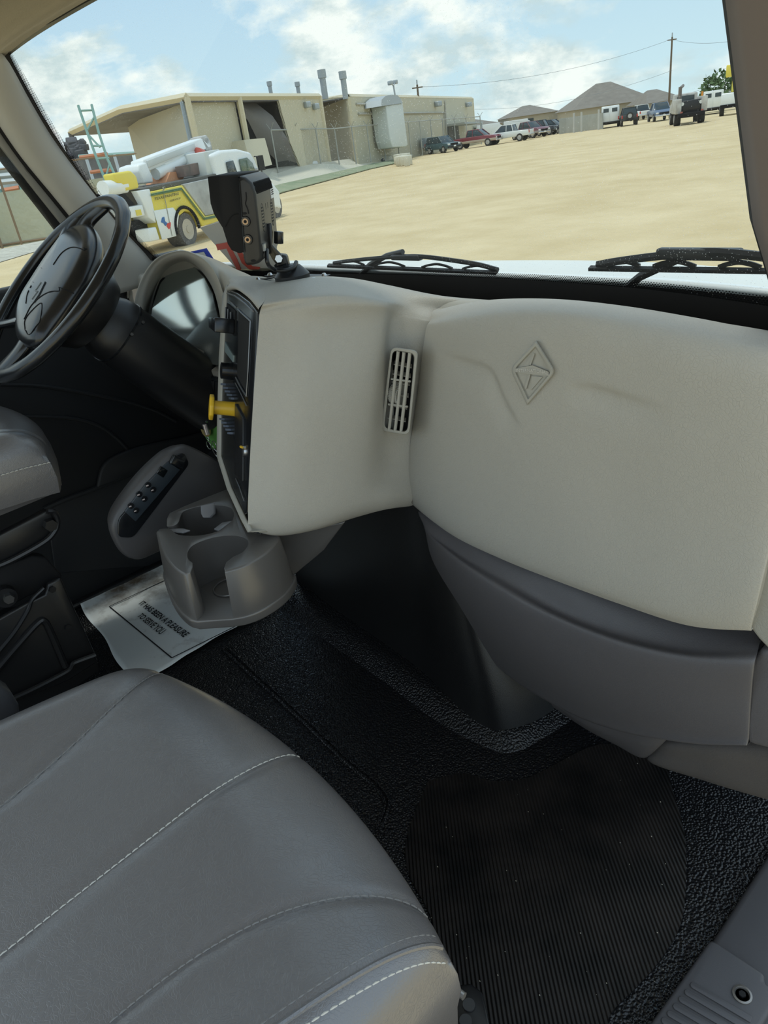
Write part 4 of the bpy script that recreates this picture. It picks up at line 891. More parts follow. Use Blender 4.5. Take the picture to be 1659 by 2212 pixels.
# ---- paper floor mat
pm = thing('paper_floor_mat', 'white paper floor mat printed with a thank-you text in the driver footwell', 'paper mat', G(380, 1330, 0))
A_, B_, D_, E_ = G(150, 1273, .006), G(292, 1482, .006), G(628, 1288, .006), G(372, 1196, .006)
D2, E2 = D_+(D_-B_)*.0, E_
g = []
rnd_ = random.Random(3)
for j in range(41):
    row = []
    for i in range(41):
        u, v = i/40, j/40; p = (A_*(1-u)+B_*u)*(1-v)+(E_*(1-u)+D_*u)*v
        z = .0012*math.sin(9*u+3*v)*math.sin(7*v+1)+.0008*math.sin(31*u*v+5*u)+.0006*math.sin(23*v+8*u)
        e = .004*math.sin(14*u)*(v == 0)+.005*math.sin(11*v)*(u in (0, 1))
        row.append(p+np.array([e*.6, e, .003+z]))
    g.append(row)
PAP = bpy.data.materials.new('paper_soiled'); PAP.use_nodes = True; t = PAP.node_tree; b = t.nodes['Principled BSDF']; b.inputs['Roughness'].default_value = .7
c_ = nd(t, 'ShaderNodeTexCoord'); nn_ = nd(t, 'ShaderNodeTexNoise', Scale=9.0, Detail=9.0, Roughness=.68); t.links.new(c_.outputs['Object'], nn_.inputs['Vector'])
sp_ = nd(t, 'ShaderNodeVectorMath', operation='DISTANCE'); t.links.new(c_.outputs['Object'], sp_.inputs[0]); dc = G(285, 1262, 0)-G(380, 1330, 0); sp_.inputs[1].default_value = tuple(dc)
mr = nd(t, 'ShaderNodeMapRange'); t.links.new(sp_.outputs['Value'], mr.inputs[0])
for i, v in enumerate((.05, .30, .16, -.10)): mr.inputs[i+1].default_value = v
ad_ = nd(t, 'ShaderNodeMath', operation='ADD'); t.links.new(nn_.outputs['Fac'], ad_.inputs[0]); t.links.new(mr.outputs[0], ad_.inputs[1])
rp = nd(t, 'ShaderNodeValToRGB'); rp.color_ramp.elements[0].position = .50; rp.color_ramp.elements[0].color = (.80, .84, .84, 1); rp.color_ramp.elements[1].position = .78; rp.color_ramp.elements[1].color = (.16, .12, .08, 1)
t.links.new(ad_.outputs[0], rp.inputs[0]); t.links.new(rp.outputs[0], b.inputs['Base Color'])
m = MB(); m.grid(g); m.build('sheet', PAP, pm, smooth=True, ang=80, solid=.0006)
INK = mat('ink', (.012, .012, .014), .6)
def GZ_(q): return G(*q, .0122)
m = MB()
bx = [GZ_((236, 1310)), GZ_((371, 1421)), GZ_((520, 1347)), GZ_((378, 1243)), GZ_((236, 1310))]
for a, b2 in zip(bx, bx[1:]):
    d_ = (b2-a)/np.linalg.norm(b2-a); s_ = np.cross(d_, (0, 0, 1))*.0017; m.add([a-s_, b2-s_, b2+s_, a+s_], [(0, 1, 2, 3)])
m.build('printed_frame', INK, pm)
m = MB()
put_text(m, 'IT HAS BEEN A PLEASURE', bil(GZ_((299, 1305)), GZ_((396, 1377)), GZ_((411, 1368)), GZ_((310, 1297))), .02)
put_text(m, 'TO SERVE YOU', bil(GZ_((295, 1331)), GZ_((345, 1371)), GZ_((360, 1360)), GZ_((308, 1324))), .02)
m.build('printed_text', INK, pm)
# ---- door sill
sl = thing('door_sill', 'grey plastic door sill along the right edge of the floor', 'door sill', (-.2, .6, 0))
m = MB(); m.prism([(-.226, -.9, -.06), (-.226, 1.25, -.06), (-.06, 1.25, -.06), (-.06, -.9, -.06)], (0, 0, .085)); m.build('sill_cover', CHARD, sl, bevel=.01, seg=3)
st_ = thing('step_plate', 'grey ribbed scuff plate with round bolt at the bottom right corner', 'step plate', G(1500, 2150, .03))
pl_ = [G(*q, .015) for q in [(1419, 2208), (1531, 2050), (1548, 2058), (1649, 2126), (1646, 2142), (1680, 2172)]]
pe = (pl_[0]-pl_[1])/np.linalg.norm(pl_[0]-pl_[1]); pl_ = [pl_[0]+pe*1.1] + pl_[1:] + [pl_[-1]+pe*1.2]
m = MB(); m.prism(pl_, (0, 0, .024)); spl = m.build('plate', CHARD, st_, bevel=.006, seg=3)
for k in range(12):
    a = np.array((1498., 2130.))+k*np.array((-12.5, 15.3)); p0, p1 = G(*a, .039), G(*(a+np.array((125, 74))), .039)
    d_ = (p1-p0)/np.linalg.norm(p1-p0); s_ = np.cross(d_, (0, 0, 1)); s_ /= np.linalg.norm(s_)
    cap = [p0 - d_*.0 + (math.cos(t)*-d_ + math.sin(t)*s_)*.0042 for t in np.linspace(-math.pi/2, math.pi/2, 8)]
    m = MB(); m.prism(cap + [p1+s_*.0042, p1-s_*.0042], (0, 0, .0022)); m.build('tread_rib', CHARD, spl, bevel=.0008)
m = MB(); p = G(1603, 2150, .038); rg2 = lambda r_, z: [p+np.array([math.cos(t)*r_, math.sin(t)*r_, z]) for t in np.linspace(0, 2*math.pi, 28, endpoint=False)]
m.loft([rg2(.0125, 0), rg2(.012, .003), rg2(.0095, .0035), rg2(.008, .001), rg2(.002, .001)]); bl_ = m.build('bolt_washer', mat('worn_steel', (.30, .28, .26), .35, .8), spl, smooth=True, ang=30)
m = MB(); m.cyl(p+(0, 0, .001), p+(0, 0, .004), .0045, n=6); m.build('bolt_head', DSTEEL, bl_)
# ---- grit on the floor
gm = MB(); rg_ = random.Random(5)
for k in range(46):
    x_, y_ = rg_.uniform(930, 1450), rg_.uniform(1630, 2150); p = G(x_, y_, .005); s_ = rg_.uniform(.0004, .0011)
    gm.box(p, (s_*1.6, s_, s_))
gr = gm.build('floor_grit', mat('grit', (.55, .5, .4), .8)); tag(gr, 'pale grit scattered over the black ribbed floor rubber', 'grit'); gr['kind'] = 'stuff'
# ================================================================== OUTSIDE THE GLASS: WIPERS AND HOOD
def wiper(label, x0, y0, x1, y1, arm, loc):
    wr = thing('windshield_wiper', label, 'wiper', WP(x0, y0, .03), group=None)
    L = lambda t, dy: WP(x0+(x1-x0)*t, y0+(y1-y0)*t+dy, .025)
    k = (x1-x0)/365
    m = MB()
    a0 = [L(t, 0) for t in np.linspace(0, 1, 10)]; a1 = [L(t, 5*k) for t in np.linspace(0, 1, 10)]
    m.grid([a0, a1]); m.build('rubber_blade', RUBBER, wr, solid=.006)
    m = MB(); m.tube(curve([L(t, d*k) for t, d in ((.03, -1), (.10, -6), (.25, -14), (.42, -21), (.55, -23), (.72, -18), (.88, -11), (1.0, -1))], 40), .0032*k, 6, flat=1.3); m.build('bridge', BLK, wr, smooth=True)
    for t0 in (.12, .36, .64, .88):
        m = MB(); m.tube(curve([L(t0+d_, h*k) for d_, h in ((-.09, 0), (-.05, -5), (0, -8), (.05, -5), (.09, 0))], 16), .0018*k, 6, flat=1.3); m.build('claw', BLK, wr, smooth=True)
    m = MB(); m.box(L(.46, -20*k), (.075*k, .014, .010*k)); m.build('coupler', BLK, wr, bevel=.003)
    m = MB(); m.tube([WP(*q, .03+.0*i) for i, q in enumerate(arm)], [.006, .006, .005, .005][:len(arm)], 8); m.build('arm', BLK, wr, smooth=True)
    return wr
wiper('black wiper on the windshield directly right of the monitor', 710, 569, 1076, 584, [(768, 606), (800, 572), (836, 552), (870, 544)], 0)
wiper('large black wiper running out of frame on the windshield right side', 1276, 573, 1780, 580, [(1330, 640), (1385, 596), (1440, 572), (1500, 545)], 0)
hood = thing('truck_hood', 'white truck hood seen beyond the bottom edge of the windshield', 'hood', (-1.12, 1.7, .6))
g = []
for j in range(31):
    v = j/30; y = .965+v*1.40; row = []
    for i in range(41):
        a = -1+2*i/40; x = -1.12+a*(.86-.06*v)
        z = .852 - .165*(y-1) - .03*(y-1)**2 - (.03+.35*v)*max(0, abs(a)-.66)**1.5*2.0 - .10*max(0, v-.9)*4 + .004*math.exp(-((a+.05)/.25)**2)*v*4
        row.append((x, y, z))
    g.append(row)
m = MB(); m.grid(g); m.build('hood_panel', TRWHITE, hood, smooth=True, ang=80, solid=.01)
m = MB(); m.box((-1.12, 1.02, .70), (1.6, .10, .12)); m.build('cowl', BLK, hood, bevel=.02)
for sx_ in (-1, 1):
    m = MB(); m.grid([[(-1.12+sx_*(.80+.14*math.cos(t)), 1.75+dy, .28+.26*math.sin(t)) for t in np.linspace(0, math.pi, 14)] for dy in (-.45, -.2, .2, .45)]); m.build('fender', TRWHITE, hood, smooth=True, solid=.01)
# ================================================================== OUTSIDE
DIRT = mat('caliche_dirt', (.58, .455, .25), .95, bump=('noise', 6, .7, .06), col2=(.69, .56, .34), cscale=.45)
m = MB(); m.add([(-400, -120, GZ), (200, -120, GZ), (200, 400, GZ), (-400, 400, GZ)], [(0, 1, 2, 3)]); m.build('ground', DIRT, kind='structure')
SID = mat('metal_siding', (.60, .55, .41), .6, bump=('wave', 2.6, .8, (.04, 0)))
SIDD = mat('metal_siding_plain', (.56, .52, .39), .6); TRM = mat('siding_trim', (.64, .57, .40), .5); SHED = mat('canopy_steel', (.15, .15, .15), .6, col2=(.10, .09, .09), cscale=.4)
CONC = mat('concrete', (.66, .62, .50), .9, col2=(.60, .58, .48), cscale=.2); DARKIN = mat('dark_interior', (.07, .075, .085), .9, col2=(.13, .12, .11), cscale=.15)
GALV = mat('galvanised', (.40, .44, .46), .55, .15); TARP = mat('white_tarp', (.62, .66, .64), .7); GRASS = mat('ditch_grass', (.22, .28, .17), .95, col2=(.34, .36, .24), cscale=.8)
def up(p, z): return np.array([p[0], p[1], z])
# sloped concrete apron and ditch edge
ap = thing('concrete_apron', 'sloped concrete apron with green ditch edge in front of the tan metal building', 'concrete apron', G(740, 375))
low = [G(q[0], q[1], GZ+.03) for q in [(540, 436), (610, 411), (700, 388), (800, 362), (880, 345)]]
hi = [DP(*q) for q in [(540, 372, 52), (594, 362, 57), (700, 350, 62), (820, 335, 78), (900, 327, 88)]]
m = MB(); m.grid([low, hi]); m.build('slab', CONC, ap, solid=.15)
m = MB(); m.grid([[G(q[0], q[1], GZ+.04) for q in [(540, 443), (610, 416), (700, 392), (800, 365), (884, 347)]], [p+(0, 0, .12) for p in [l*.85+h*.15 for l, h in zip(low, hi)]]]); m.build('ditch_edge', GRASS, ap, solid=.05)
cv = thing('culvert', 'concrete culvert mouth with white riprap between the ditch and the blue car', 'culvert', G(850, 352))
m = MB(); m.prism([DP(*q) for q in [(800, 345, 74), (812, 337, 74), (845, 336, 74), (850, 352, 74), (806, 352, 74)]], (-1.2, 1.2, 0)); m.build('headwall', CONC, cv, bevel=.1)
m = MB(); m.prism([DP(*q) for q in [(806, 345, 73.8), (818, 350, 73.8), (832, 349, 73.8), (828, 342, 73.8)]], (-.2, .2, 0)); m.build('pipe_mouth', DARKIN, cv)
m = MB(); rr = random.Random(2)
for k in range(14): m.box(G(855+rr.uniform(0, 25), 344+rr.uniform(-4, 4), GZ+.4), (rr.uniform(.4, 1.1), rr.uniform(.4, 1.1), rr.uniform(.3, .9)), Matrix.Rotation(rr.uniform(0, 3), 3, 'Z'))
m.build('riprap', CONC, cv, bevel=.06)
# tan metal building with open canopy bay
ZB = -1.6
bA = thing('metal_building', 'tan metal shop building with open canopy bay and sagging grey tarp', 'building', (-40, 40, GZ))
A, B, Lf, Pk = DP(403, 208, 45), DP(690, 209, 61), DP(150, 279, 60), DP(262, 236, 52)
ez = (A[2]+B[2])/2; A = up(A, ez); B = up(B, ez); Lf = up(Lf, ez); AB = B-A
Cm, Dm = DP(515, 212, 50.3), DP(600, 212, 55)
def onAB(px): # point of the front wall line seen at image column px
    best = min(np.linspace(0, 1, 400), key=lambda t: abs(project(A+AB*t)[0]-px)); return A+AB*best
def project(p): v = p-CAM; z = v@_d; return CX+F*(v@_X)/z, CY-F*(v@_Y)/z
C_, D_2 = onAB(515), onAB(600)
nAB = np.cross(AB/np.linalg.norm(AB), (0, 0, 1)); nAB = nAB if nAB@(A-CAM) > 0 else -nAB   # pointing away from us
m = MB(); m.add([D_2, B, up(B, ZB), up(D_2+(B-D_2)*.45, ZB), up(D_2+(B-D_2)*.34, ez-6.2), up(D_2+(B-D_2)*.10, ez-3.2)], [(0, 1, 2, 3, 4, 5)]); m.build('front_wall', SID, bA, solid=.2, local=False)
m = MB(); m.tube([up(B, ZB), B], .18, 6); m.tube([up(B+AB*.012, ZB), B+AB*.012], .12, 6); m.build('downspout', TRM, bA)
m = MB(); m.tube([A, B], .22, 4); m.tube([Lf, Pk, A], .24, 4); m.build('gutter', TRM, bA)
Lb, Pb, Ab = Lf+AB, Pk+AB, B
m = MB(); m.add([A, Pk, Lf, Ab, Pb, Lb], [(0, 1, 4, 3), (1, 2, 5, 4)]); m.build('roof', SHED, bA, solid=.3)
m = MB(); m.add([up(A+nAB*.4, ez-.1), C_+nAB*.4-(0, 0, .1), up(C_+nAB*.4, ZB), up(A+nAB*.4, ZB)], [(0, 1, 2, 3)])
m.build('bay_wall', SIDD, bA, solid=.1)
m = MB(); w0, w1_ = DP(277, 268, 62), A+nAB*.6
m.add([w0, DP(400, 222, 46.5), up(w1_, ZB), up(w0, ZB)], [(0, 1, 2, 3)]); m.build('end_wall', SID, bA, solid=.1)
m = MB(); m.tube([up(A, ZB), A], .20, 6); m.build('corner_post', TRM, bA); m = MB(); m.tube([up(C_, ZB), C_], .22, 6); m.build('bay_post', TRM, bA)
m = MB(); m.tube([up(A-AB*.004-nAB*.0, ZB)+np.array([-.4, -.2, 0]), A+np.array([-.4, -.2, -.2])], .14, 6); m.build('steel_column', mat('blue_grey_steel', (.30, .36, .42), .5), bA)
m = MB(); m.tube([up(Lf, ZB), Lf], .22, 6); m.build('outer_column', SHED, bA)
m = MB(); e_ = nAB*3; m.add([C_+e_, B+e_, up(B+e_, ZB), up(C_+e_, ZB)], [(0, 1, 2, 3)]); m.build('bay_interior', DARKIN, bA, solid=.1)
m = MB(); tp = onAB(560)+nAB*1.0; m.grid([[p+nAB*(.3*math.sin(i*1.3)) for i, p in enumerate(r)] for r in ([C_+nAB*.9, onAB(545)+nAB, onAB(570)+nAB], [DP(535, 260, 53), DP(568, 255, 54), DP(592, 250, 55)], [DP(560, 310, 54), DP(600, 290, 55), DP(625, 300, 56)], [DP(600, 350, 56), DP(628, 345, 57), DP(645, 352, 58)])]); m.build('hanging_tarp', mat('tarp_grey', (.16, .145, .13), .8, col2=(.22, .21, .20), cscale=.2), bA, smooth=True, solid=.02)
m = MB(); bxp = DP(555, 330, 50); m.prism([DP(527, 302, 50), DP(572, 298, 51.5), DP(588, 356, 51.5), DP(545, 366, 50)], nAB*2.0); m.build('lean_to', SIDD, bA)
for q in ((655, 227), (673, 231)):
    m = MB(); p = onAB(q[0]); p = up(p, DP(q[0], q[1], np.dot(p-CAM, _d))[2]); m.box(p-nAB*.25, (.5, .5, .45)); m.build('wall_light', GALV, bA, bevel=.08)
# ridge vents on the roof
for q, r_ in (((587, 205), .26), ((647, 206), .26), ((703, 208), .42), ((747, 208), .38)):
    top_ = {587: (583, 177), 647: (644, 178), 703: (696, 153), 747: (741, 156)}[q[0]]
    dep = 66; p0 = DP(q[0], q[1]+6, dep); p1 = up(p0, DP(*top_, dep)[2]); h = p1[2]-p0[2]
    cvn = thing('exhaust_stack', {587: 'short exhaust stack with cap at the left end of the roof group', 647: 'short exhaust stack with cap, second from the left on the roof', 703: 'tall exhaust stack with conical base above the building joint', 747: 'tall exhaust stack furthest right on the metal roof'}[q[0]], 'exhaust stack', p0)
    r_ *= .68; m = MB(); m.cyl(p0, p1-np.array([0, 0, h*.25]), r_, n=14); m.build('pipe', GALV, cvn, smooth=True, ang=40)
    m = MB(); m.cyl(p1-np.array([0, 0, h*.28]), p1, r_*1.35, n=14); m.build('cap', GALV, cvn, smooth=True, ang=40)
# second building
bB = thing('metal_warehouse', 'long flat tan metal warehouse behind the parked cars', 'building', (-80, 80, GZ))
P1, P2, P0 = DP(752, 209, 66), DP(1019, 213, 108), DP(686, 218, 76); ez2 = (P1[2]+P2[2])/2
P1 = up(P1, P1[2]); P2 = up(P2, P2[2]); BC = P2-P1; nB = np.cross(BC/np.linalg.norm(BC), (0, 0, 1)); nB = nB if nB@(P1-CAM) > 0 else -nB
m = MB(); m.add([P1, P2, up(P2, -3), up(P1, -3)], [(0, 1, 2, 3)]); m.build('long_wall', SIDD, bB, solid=.2)
m = MB(); m.add([P0, P1, up(P1, ZB), up(P0, ZB)], [(0, 1, 2, 3)]); m.build('end_wall', mat('end_siding', (.50, .46, .34), .6), bB, solid=.2)
m = MB(); m.add([P1, P2, P2+nB*20, P1+nB*20, ], [(0, 1, 2, 3)]); m.build('roof', SHED, bB, solid=.1)
m = MB(); m.tube([P0, P1, P2], .24, 4); m.tube([P1, up(P1, ZB)], .22, 6); m.tube([P2, up(P2, -3)], .3, 6); m.build('edge_trim', TRM, bB)
def onB(px, py):
    t = min(np.linspace(0, 1, 500), key=lambda t: abs(project(P1+BC*t)[0]-px)); p = P1+BC*t; return DP(px, py, np.dot(p-CAM, _d)) - nB*.25
m = MB(); m.tube([onB(765, 226), onB(800, 226)], .1, 5); m.tube([onB(770, 247), onB(955, 244), onB(958, 300)], .1, 5); m.tube([onB(957, 218), onB(962, 300)], .1, 5); m.tube([onB(828, 226), onB(850, 227), onB(852, 216)], .12, 5); m.build('conduit', mat('conduit_grey', (.42, .40, .34), .5), bB)
for q in ((937, 226), (1004, 227)):
    m = MB(); m.box(onB(*q)-nB*.3, (.8, .8, .6)); m.build('wall_light', GALV, bB, bevel=.1)
m = MB(); m.prism([onB(963, 272), onB(985, 272), onB(988, 300), onB(966, 302)], -nB*.1); m.build('doorway', DARKIN, bB)
m = MB(); m.prism([onB(960, 270), onB(1004, 268), onB(1004, 272), onB(961, 274)], -nB*2.5); m.tube([onB(1001, 272)-nB*2.4, onB(1003, 296)-nB*2.4], .15, 5); m.build('door_canopy', GALV, bB)
m = MB(); m.prism([onB(903, 300), onB(925, 300), onB(925, 320), onB(904, 321)], -nB*1.2); m.build('air_unit', mat('unit_grey', (.22, .26, .28), .5), bB, bevel=.05)
m = MB(); m.prism([P0*.92+P1*.08+(0, 0, -6.2), P0*.05+P1*.95+(0, 0, -6.0), P0*.05+P1*.95+(0, 0, -8.2), P0*.92+P1*.08+(0, 0, -8.6)], -nB*.3); m.build('lower_opening', DARKIN, bB)
du = thing('exhaust_duct', 'white wrapped duct with curved galvanised elbow on the warehouse wall', 'duct', onB(820, 320))
m = MB(); m.prism([onB(796, 234), onB(834, 228), onB(846, 318), onB(842, 322), onB(812, 324), onB(806, 306)], -nB*1.6); m.build('wrapped_duct', TARP, du, bevel=.1)
m = MB(); ar_ = [onB(783, 236), onB(784, 222), onB(793, 214), onB(806, 211), onB(820, 212), onB(828, 220), onB(832, 229), onB(798, 234)]; m.prism(ar_, -nB*1.7); m.build('elbow', GALV, du)
lm = thing('light_mast', 'roof light mast with two lamps above the white duct', 'light mast', onB(849, 212))
m = MB(); m.tube([onB(850, 216), onB(845, 184)], .09, 6); m.tube([onB(839, 180), onB(845, 186), onB(850, 178)], .06, 5); m.build('mast', GALV, lm)
for q in ((838, 180), (849, 178)):
    m = MB(); m.box(onB(*q), (.5, .4, .4)); m.build('lamp', GALV, lm, bevel=.08)
# chain link fence
cf = thing('chain_link_fence', 'grey chain link fence with barbed wire arms along the concrete apron', 'fence', DP(700, 350, 60))
fp = [(600, 366, 292, 55), (648, 357, 290, 59), (693, 352, 288, 61), (732, 347, 287, 64), (768, 342, 283, 67), (800, 338, 280, 70), (832, 334, 277, 73), (862, 331, 274, 76), (888, 328, 272, 79), (912, 325, 270, 82), (935, 322, 268, 85), (960, 318, 266, 88), (985, 314, 264, 90), (1010, 311, 262, 93), (1040, 306, 259, 95)]
PL_, PT = [], []
for x_, yb, yt, dp in fp:
    b0 = DP(x_, yb, dp); hgt = (yb-yt)/(F/dp)*1.02; PL_.append(b0-(0, 0, .5)); PT.append(b0+(0, 0, hgt))
FEN = mat('fence_grey', (.38, .39, .36), .6)
for a, b in zip(PL_, PT):
    m = MB(); m.tube([a, b], .06, 6); m.tube([b, b+np.array([.35, .1, .45])], .03, 4); m.tube([b, b+np.array([-.3, -.1, .45])], .03, 4); m.build('post', FEN, cf)
m = MB(); m.tube(PT, .05, 5); m.build('top_rail', FEN, cf)
def mesh_mat(name, col, a, sc=0):
    mm_ = bpy.data.materials.new(name); mm_.use_nodes = True; t = mm_.node_tree; t.nodes.clear()
    tr = nd(t, 'ShaderNodeBsdfTransparent'); df = nd(t, 'ShaderNodeBsdfDiffuse'); df.inputs[0].default_value = (*col, 1); ms = nd(t, 'ShaderNodeMixShader'); ms.inputs[0].default_value = a
    t.links.new(tr.outputs[0], ms.inputs[1]); t.links.new(df.outputs[0], ms.inputs[2]); o = nd(t, 'ShaderNodeOutputMaterial'); t.links.new(ms.outputs[0], o.inputs[0]); return mm_
m = MB(); m.grid([PL_, PT]); m.build('chain_mesh', mesh_mat('chain_mesh', (.33, .34, .31), .14), cf)
# far wooden / metal fence
ff = thing('privacy_fence', 'grey board fence in front of the brown roofed house', 'fence', G(1260, 284))
m = MB(); fpts = [(1208, 290), (1222, 288), (1240, 286), (1270, 282), (1300, 279)]
for a, b in zip(fpts, fpts[1:]): pa, pb_ = G(*a), G(*b); m.prism([pa, pb_, pb_+(0, 0, 1.7), pa+(0, 0, 1.7)], (.1, .1, 0))
m.build('boards', mat('board_grey', (.36, .37, .34), .8, col2=(.42, .43, .40), cscale=1), ff)
for q in (1240, 1256, 1293):
    m = MB(); p = G(q, 287-(q-1240)*.12); m.tube([p, p+(0, 0, 2.1)], .12, 6); m.build('post', mat('post_white', (.5, .5, .48), .6), ff)
# houses
BRK = mat('house_brick', (.42, .38, .29), .8); SHG = mat('shingles', (.20, .18, .155), .9, col2=(.24, .22, .19), cscale=1)
def house(label, base, wpx, eave, ridge, ox=0, dpt=9, hips=(.35, .35), win=True):
    p = G(*base); sc_ = F/np.dot(p-CAM, _d); w_ = wpx/sc_; hd = math.atan2((p-CAM)[1], (p-CAM)[0]) - math.pi/2
    h = thing('house', label, 'house', p, hd+.25)
    e_, r_ = eave/sc_, ridge/sc_; m = MB(); m.box((0, dpt/2, e_/2), (w_*.94, dpt*.94, e_)); m.build('walls', BRK, h, local=True)
    x0, x1 = -w_/2, w_/2; a_, b_2 = x0+w_*hips[0], x1-w_*hips[1]
    m = MB(); m.add([(x0, 0, e_), (x1, 0, e_), (x1, dpt, e_), (x0, dpt, e_), (a_, dpt/2, r_), (b_2, dpt/2, r_)], [(0, 1, 5, 4), (1, 2, 5), (2, 3, 4, 5), (3, 0, 4), (3, 2, 1, 0)]); m.build('roof', SHG, h, local=True)
    if win:
        m = MB(); m.box((-w_*.1, -.02+dpt*.03, e_*.55), (1.2, .1, 1.4)); m.build('window', GLASSD, h, local=True)
    return h
house('house with a tall brown hip roof left of the utility pole', (1326, 262), 176, 32, 78, dpt=16, hips=(.42, .40))
house('low wing of the brown roofed house behind the white box van', (1270, 268), 62, 26, 46, hips=(.5, .2), dpt=10)
house('house with brown hip roof behind the parked pickups', (1158, 283), 104, 32, 52, dpt=14, hips=(.42, .42))
house('small brown roof peeking out beside the warehouse corner', (1052, 298), 78, 24, 42, dpt=14, hips=(.2, .7), win=False)
house('brown roofed house behind the blue pickup and utility pole', (1438, 250), 84, 28, 54, dpt=14, hips=(.3, .45), win=False)
# poles and wires
POLE = mat('pole_wood', (.16, .12, .08), .9); WIRE = mat('wire', (.22, .24, .26), .7)
pt = {}
for lab, x0, yt, yb, dp in (('tall wooden utility pole behind the dark service truck', 1452, 80, 250, 96), ('thin wooden utility pole in front of the tan warehouse', 901, 183, 326, 84)):
    pz = DP(x0, yt, dp); u_ = thing('utility_pole', lab, 'utility pole', up(pz, GZ-.5)); m = MB(); m.tube([up(pz, GZ-.8), pz], [.17, .11], 8); m.build('pole', POLE, u_, smooth=True)
    dv = np.array([_rt[0], _rt[1], 0])*.9; m = MB(); m.tube([pz-dv*.7-(0, 0, .3), pz+dv*.7-(0, 0, .3)], .07, 5); m.build('crossarm', POLE, u_); pt[x0] = pz
    m = MB(); m.tube([pz, pz+(0, 0, .5)], .08, 6); m.build('insulator', GALV, u_)
far = DP(1900, 30, 70)
for i, (a, b, lab) in enumerate([((901, 188, 84), (1452, 84, 96), 'sagging power line between the two utility poles'), ((1452, 86, 96), (1800, 20, 60), 'power line leaving the tall utility pole to the right'), ((1025, 236, 110), (1452, 152, 96), 'lower power line reaching the tall utility pole above the houses'), ((1100, 262, 115), (1540, 185, 96), 'lowest power line just above the house roofs')]):
    a_, b_2 = DP(*a), DP(*b); m = MB(); m.tube([a_*(1-t)+b_2*t-np.array([0, 0, 1.2*4*t*(1-t)]) for t in np.linspace(0, 1, 20)], .017, 5)
    tag(m.build('power_line', WIRE, None), lab, 'power line', None)
# tree
LEAF = mat('leaf_green', (.07, .13, .05), .8, col2=(.13, .20, .08), cscale=2)
tr_ = thing('tree', 'green bushy tree behind the white box truck at the right', 'tree', G(1556, 240))
tc_ = G(1556, 240); rt_ = random.Random(11); m = MB()
for k in range(900):
    a_, b_2, r_ = rt_.uniform(0, 6.28), rt_.gauss(0, .5), rt_.uniform(.55, 1)**.5
    p = tc_ + np.array([math.cos(a_)*math.cos(b_2)*2.3*r_, math.sin(a_)*math.cos(b_2)*2.3*r_, 2.4+math.sin(b_2)*2.2*r_])
    d1 = np.array([rt_.gauss(0, 1), rt_.gauss(0, 1), rt_.gauss(0, 1)])*.22; d2 = np.array([rt_.gauss(0, 1), rt_.gauss(0, 1), rt_.gauss(0, 1)])*.22
    m.add([p, p+d1, p+d1+d2, p+d2], [(0, 1, 2, 3)])
m.build('crown', LEAF, tr_); m = MB(); m.tube([tc_, tc_+(0, 0, 2.5)], [.2, .1], 8); m.build('trunk', POLE, tr_)
# ---- parked vehicles
TIRE = mat('tire', (.03, .03, .03), .8); HUB = mat('wheel_hub', (.45, .45, .45), .4, .4); CHROME = mat('chrome', (.65, .65, .65), .25, .9)
LAMP = mat('headlamp', (.7, .72, .7), .2); TAIL = mat('tail_lamp', (.5, .04, .03), .3)
def wheel(root, x, y, r, w_=.24, z=None):
    s_ = 1 if y > 0 else -1; z = r if z is None else z
    m = MB(); ring = lambda rr_, yy: [(x+math.cos(t)*rr_, yy, z+math.sin(t)*rr_) for t in np.linspace(0, 2*math.pi, 24, endpoint=False)]
    m.loft([ring(r*.6, y-s_*w_), ring(r*.95, y-s_*w_), ring(r, y-s_*w_*.8), ring(r, y-s_*w_*.2), ring(r*.95, y), ring(r*.6, y)]); t_ = m.build('wheel', TIRE, root, local=True, smooth=True, ang=40)
    m = MB(); m.loft([ring(r*.58, y-s_*.02), ring(r*.58, y+s_*.015), ring(r*.45, y-s_*.0), ring(r*.2, y+s_*.03)]); m.build('hub', HUB, t_, local=True, smooth=True, ang=30)
def shell(m, prof, w0, w1_=None, z0=None, z1=None):
    w1_ = w0 if w1_ is None else w1_; zs_ = [p[1] for p in prof]; z0 = min(zs_); z1 = max(zs_)
    wz = lambda z: (w0+(w1_-w0)*(z-z0)/(z1-z0))/2
    m.loft([[(x, -wz(z), z) for x, z in prof], [(x, wz(z), z) for x, z in prof]])
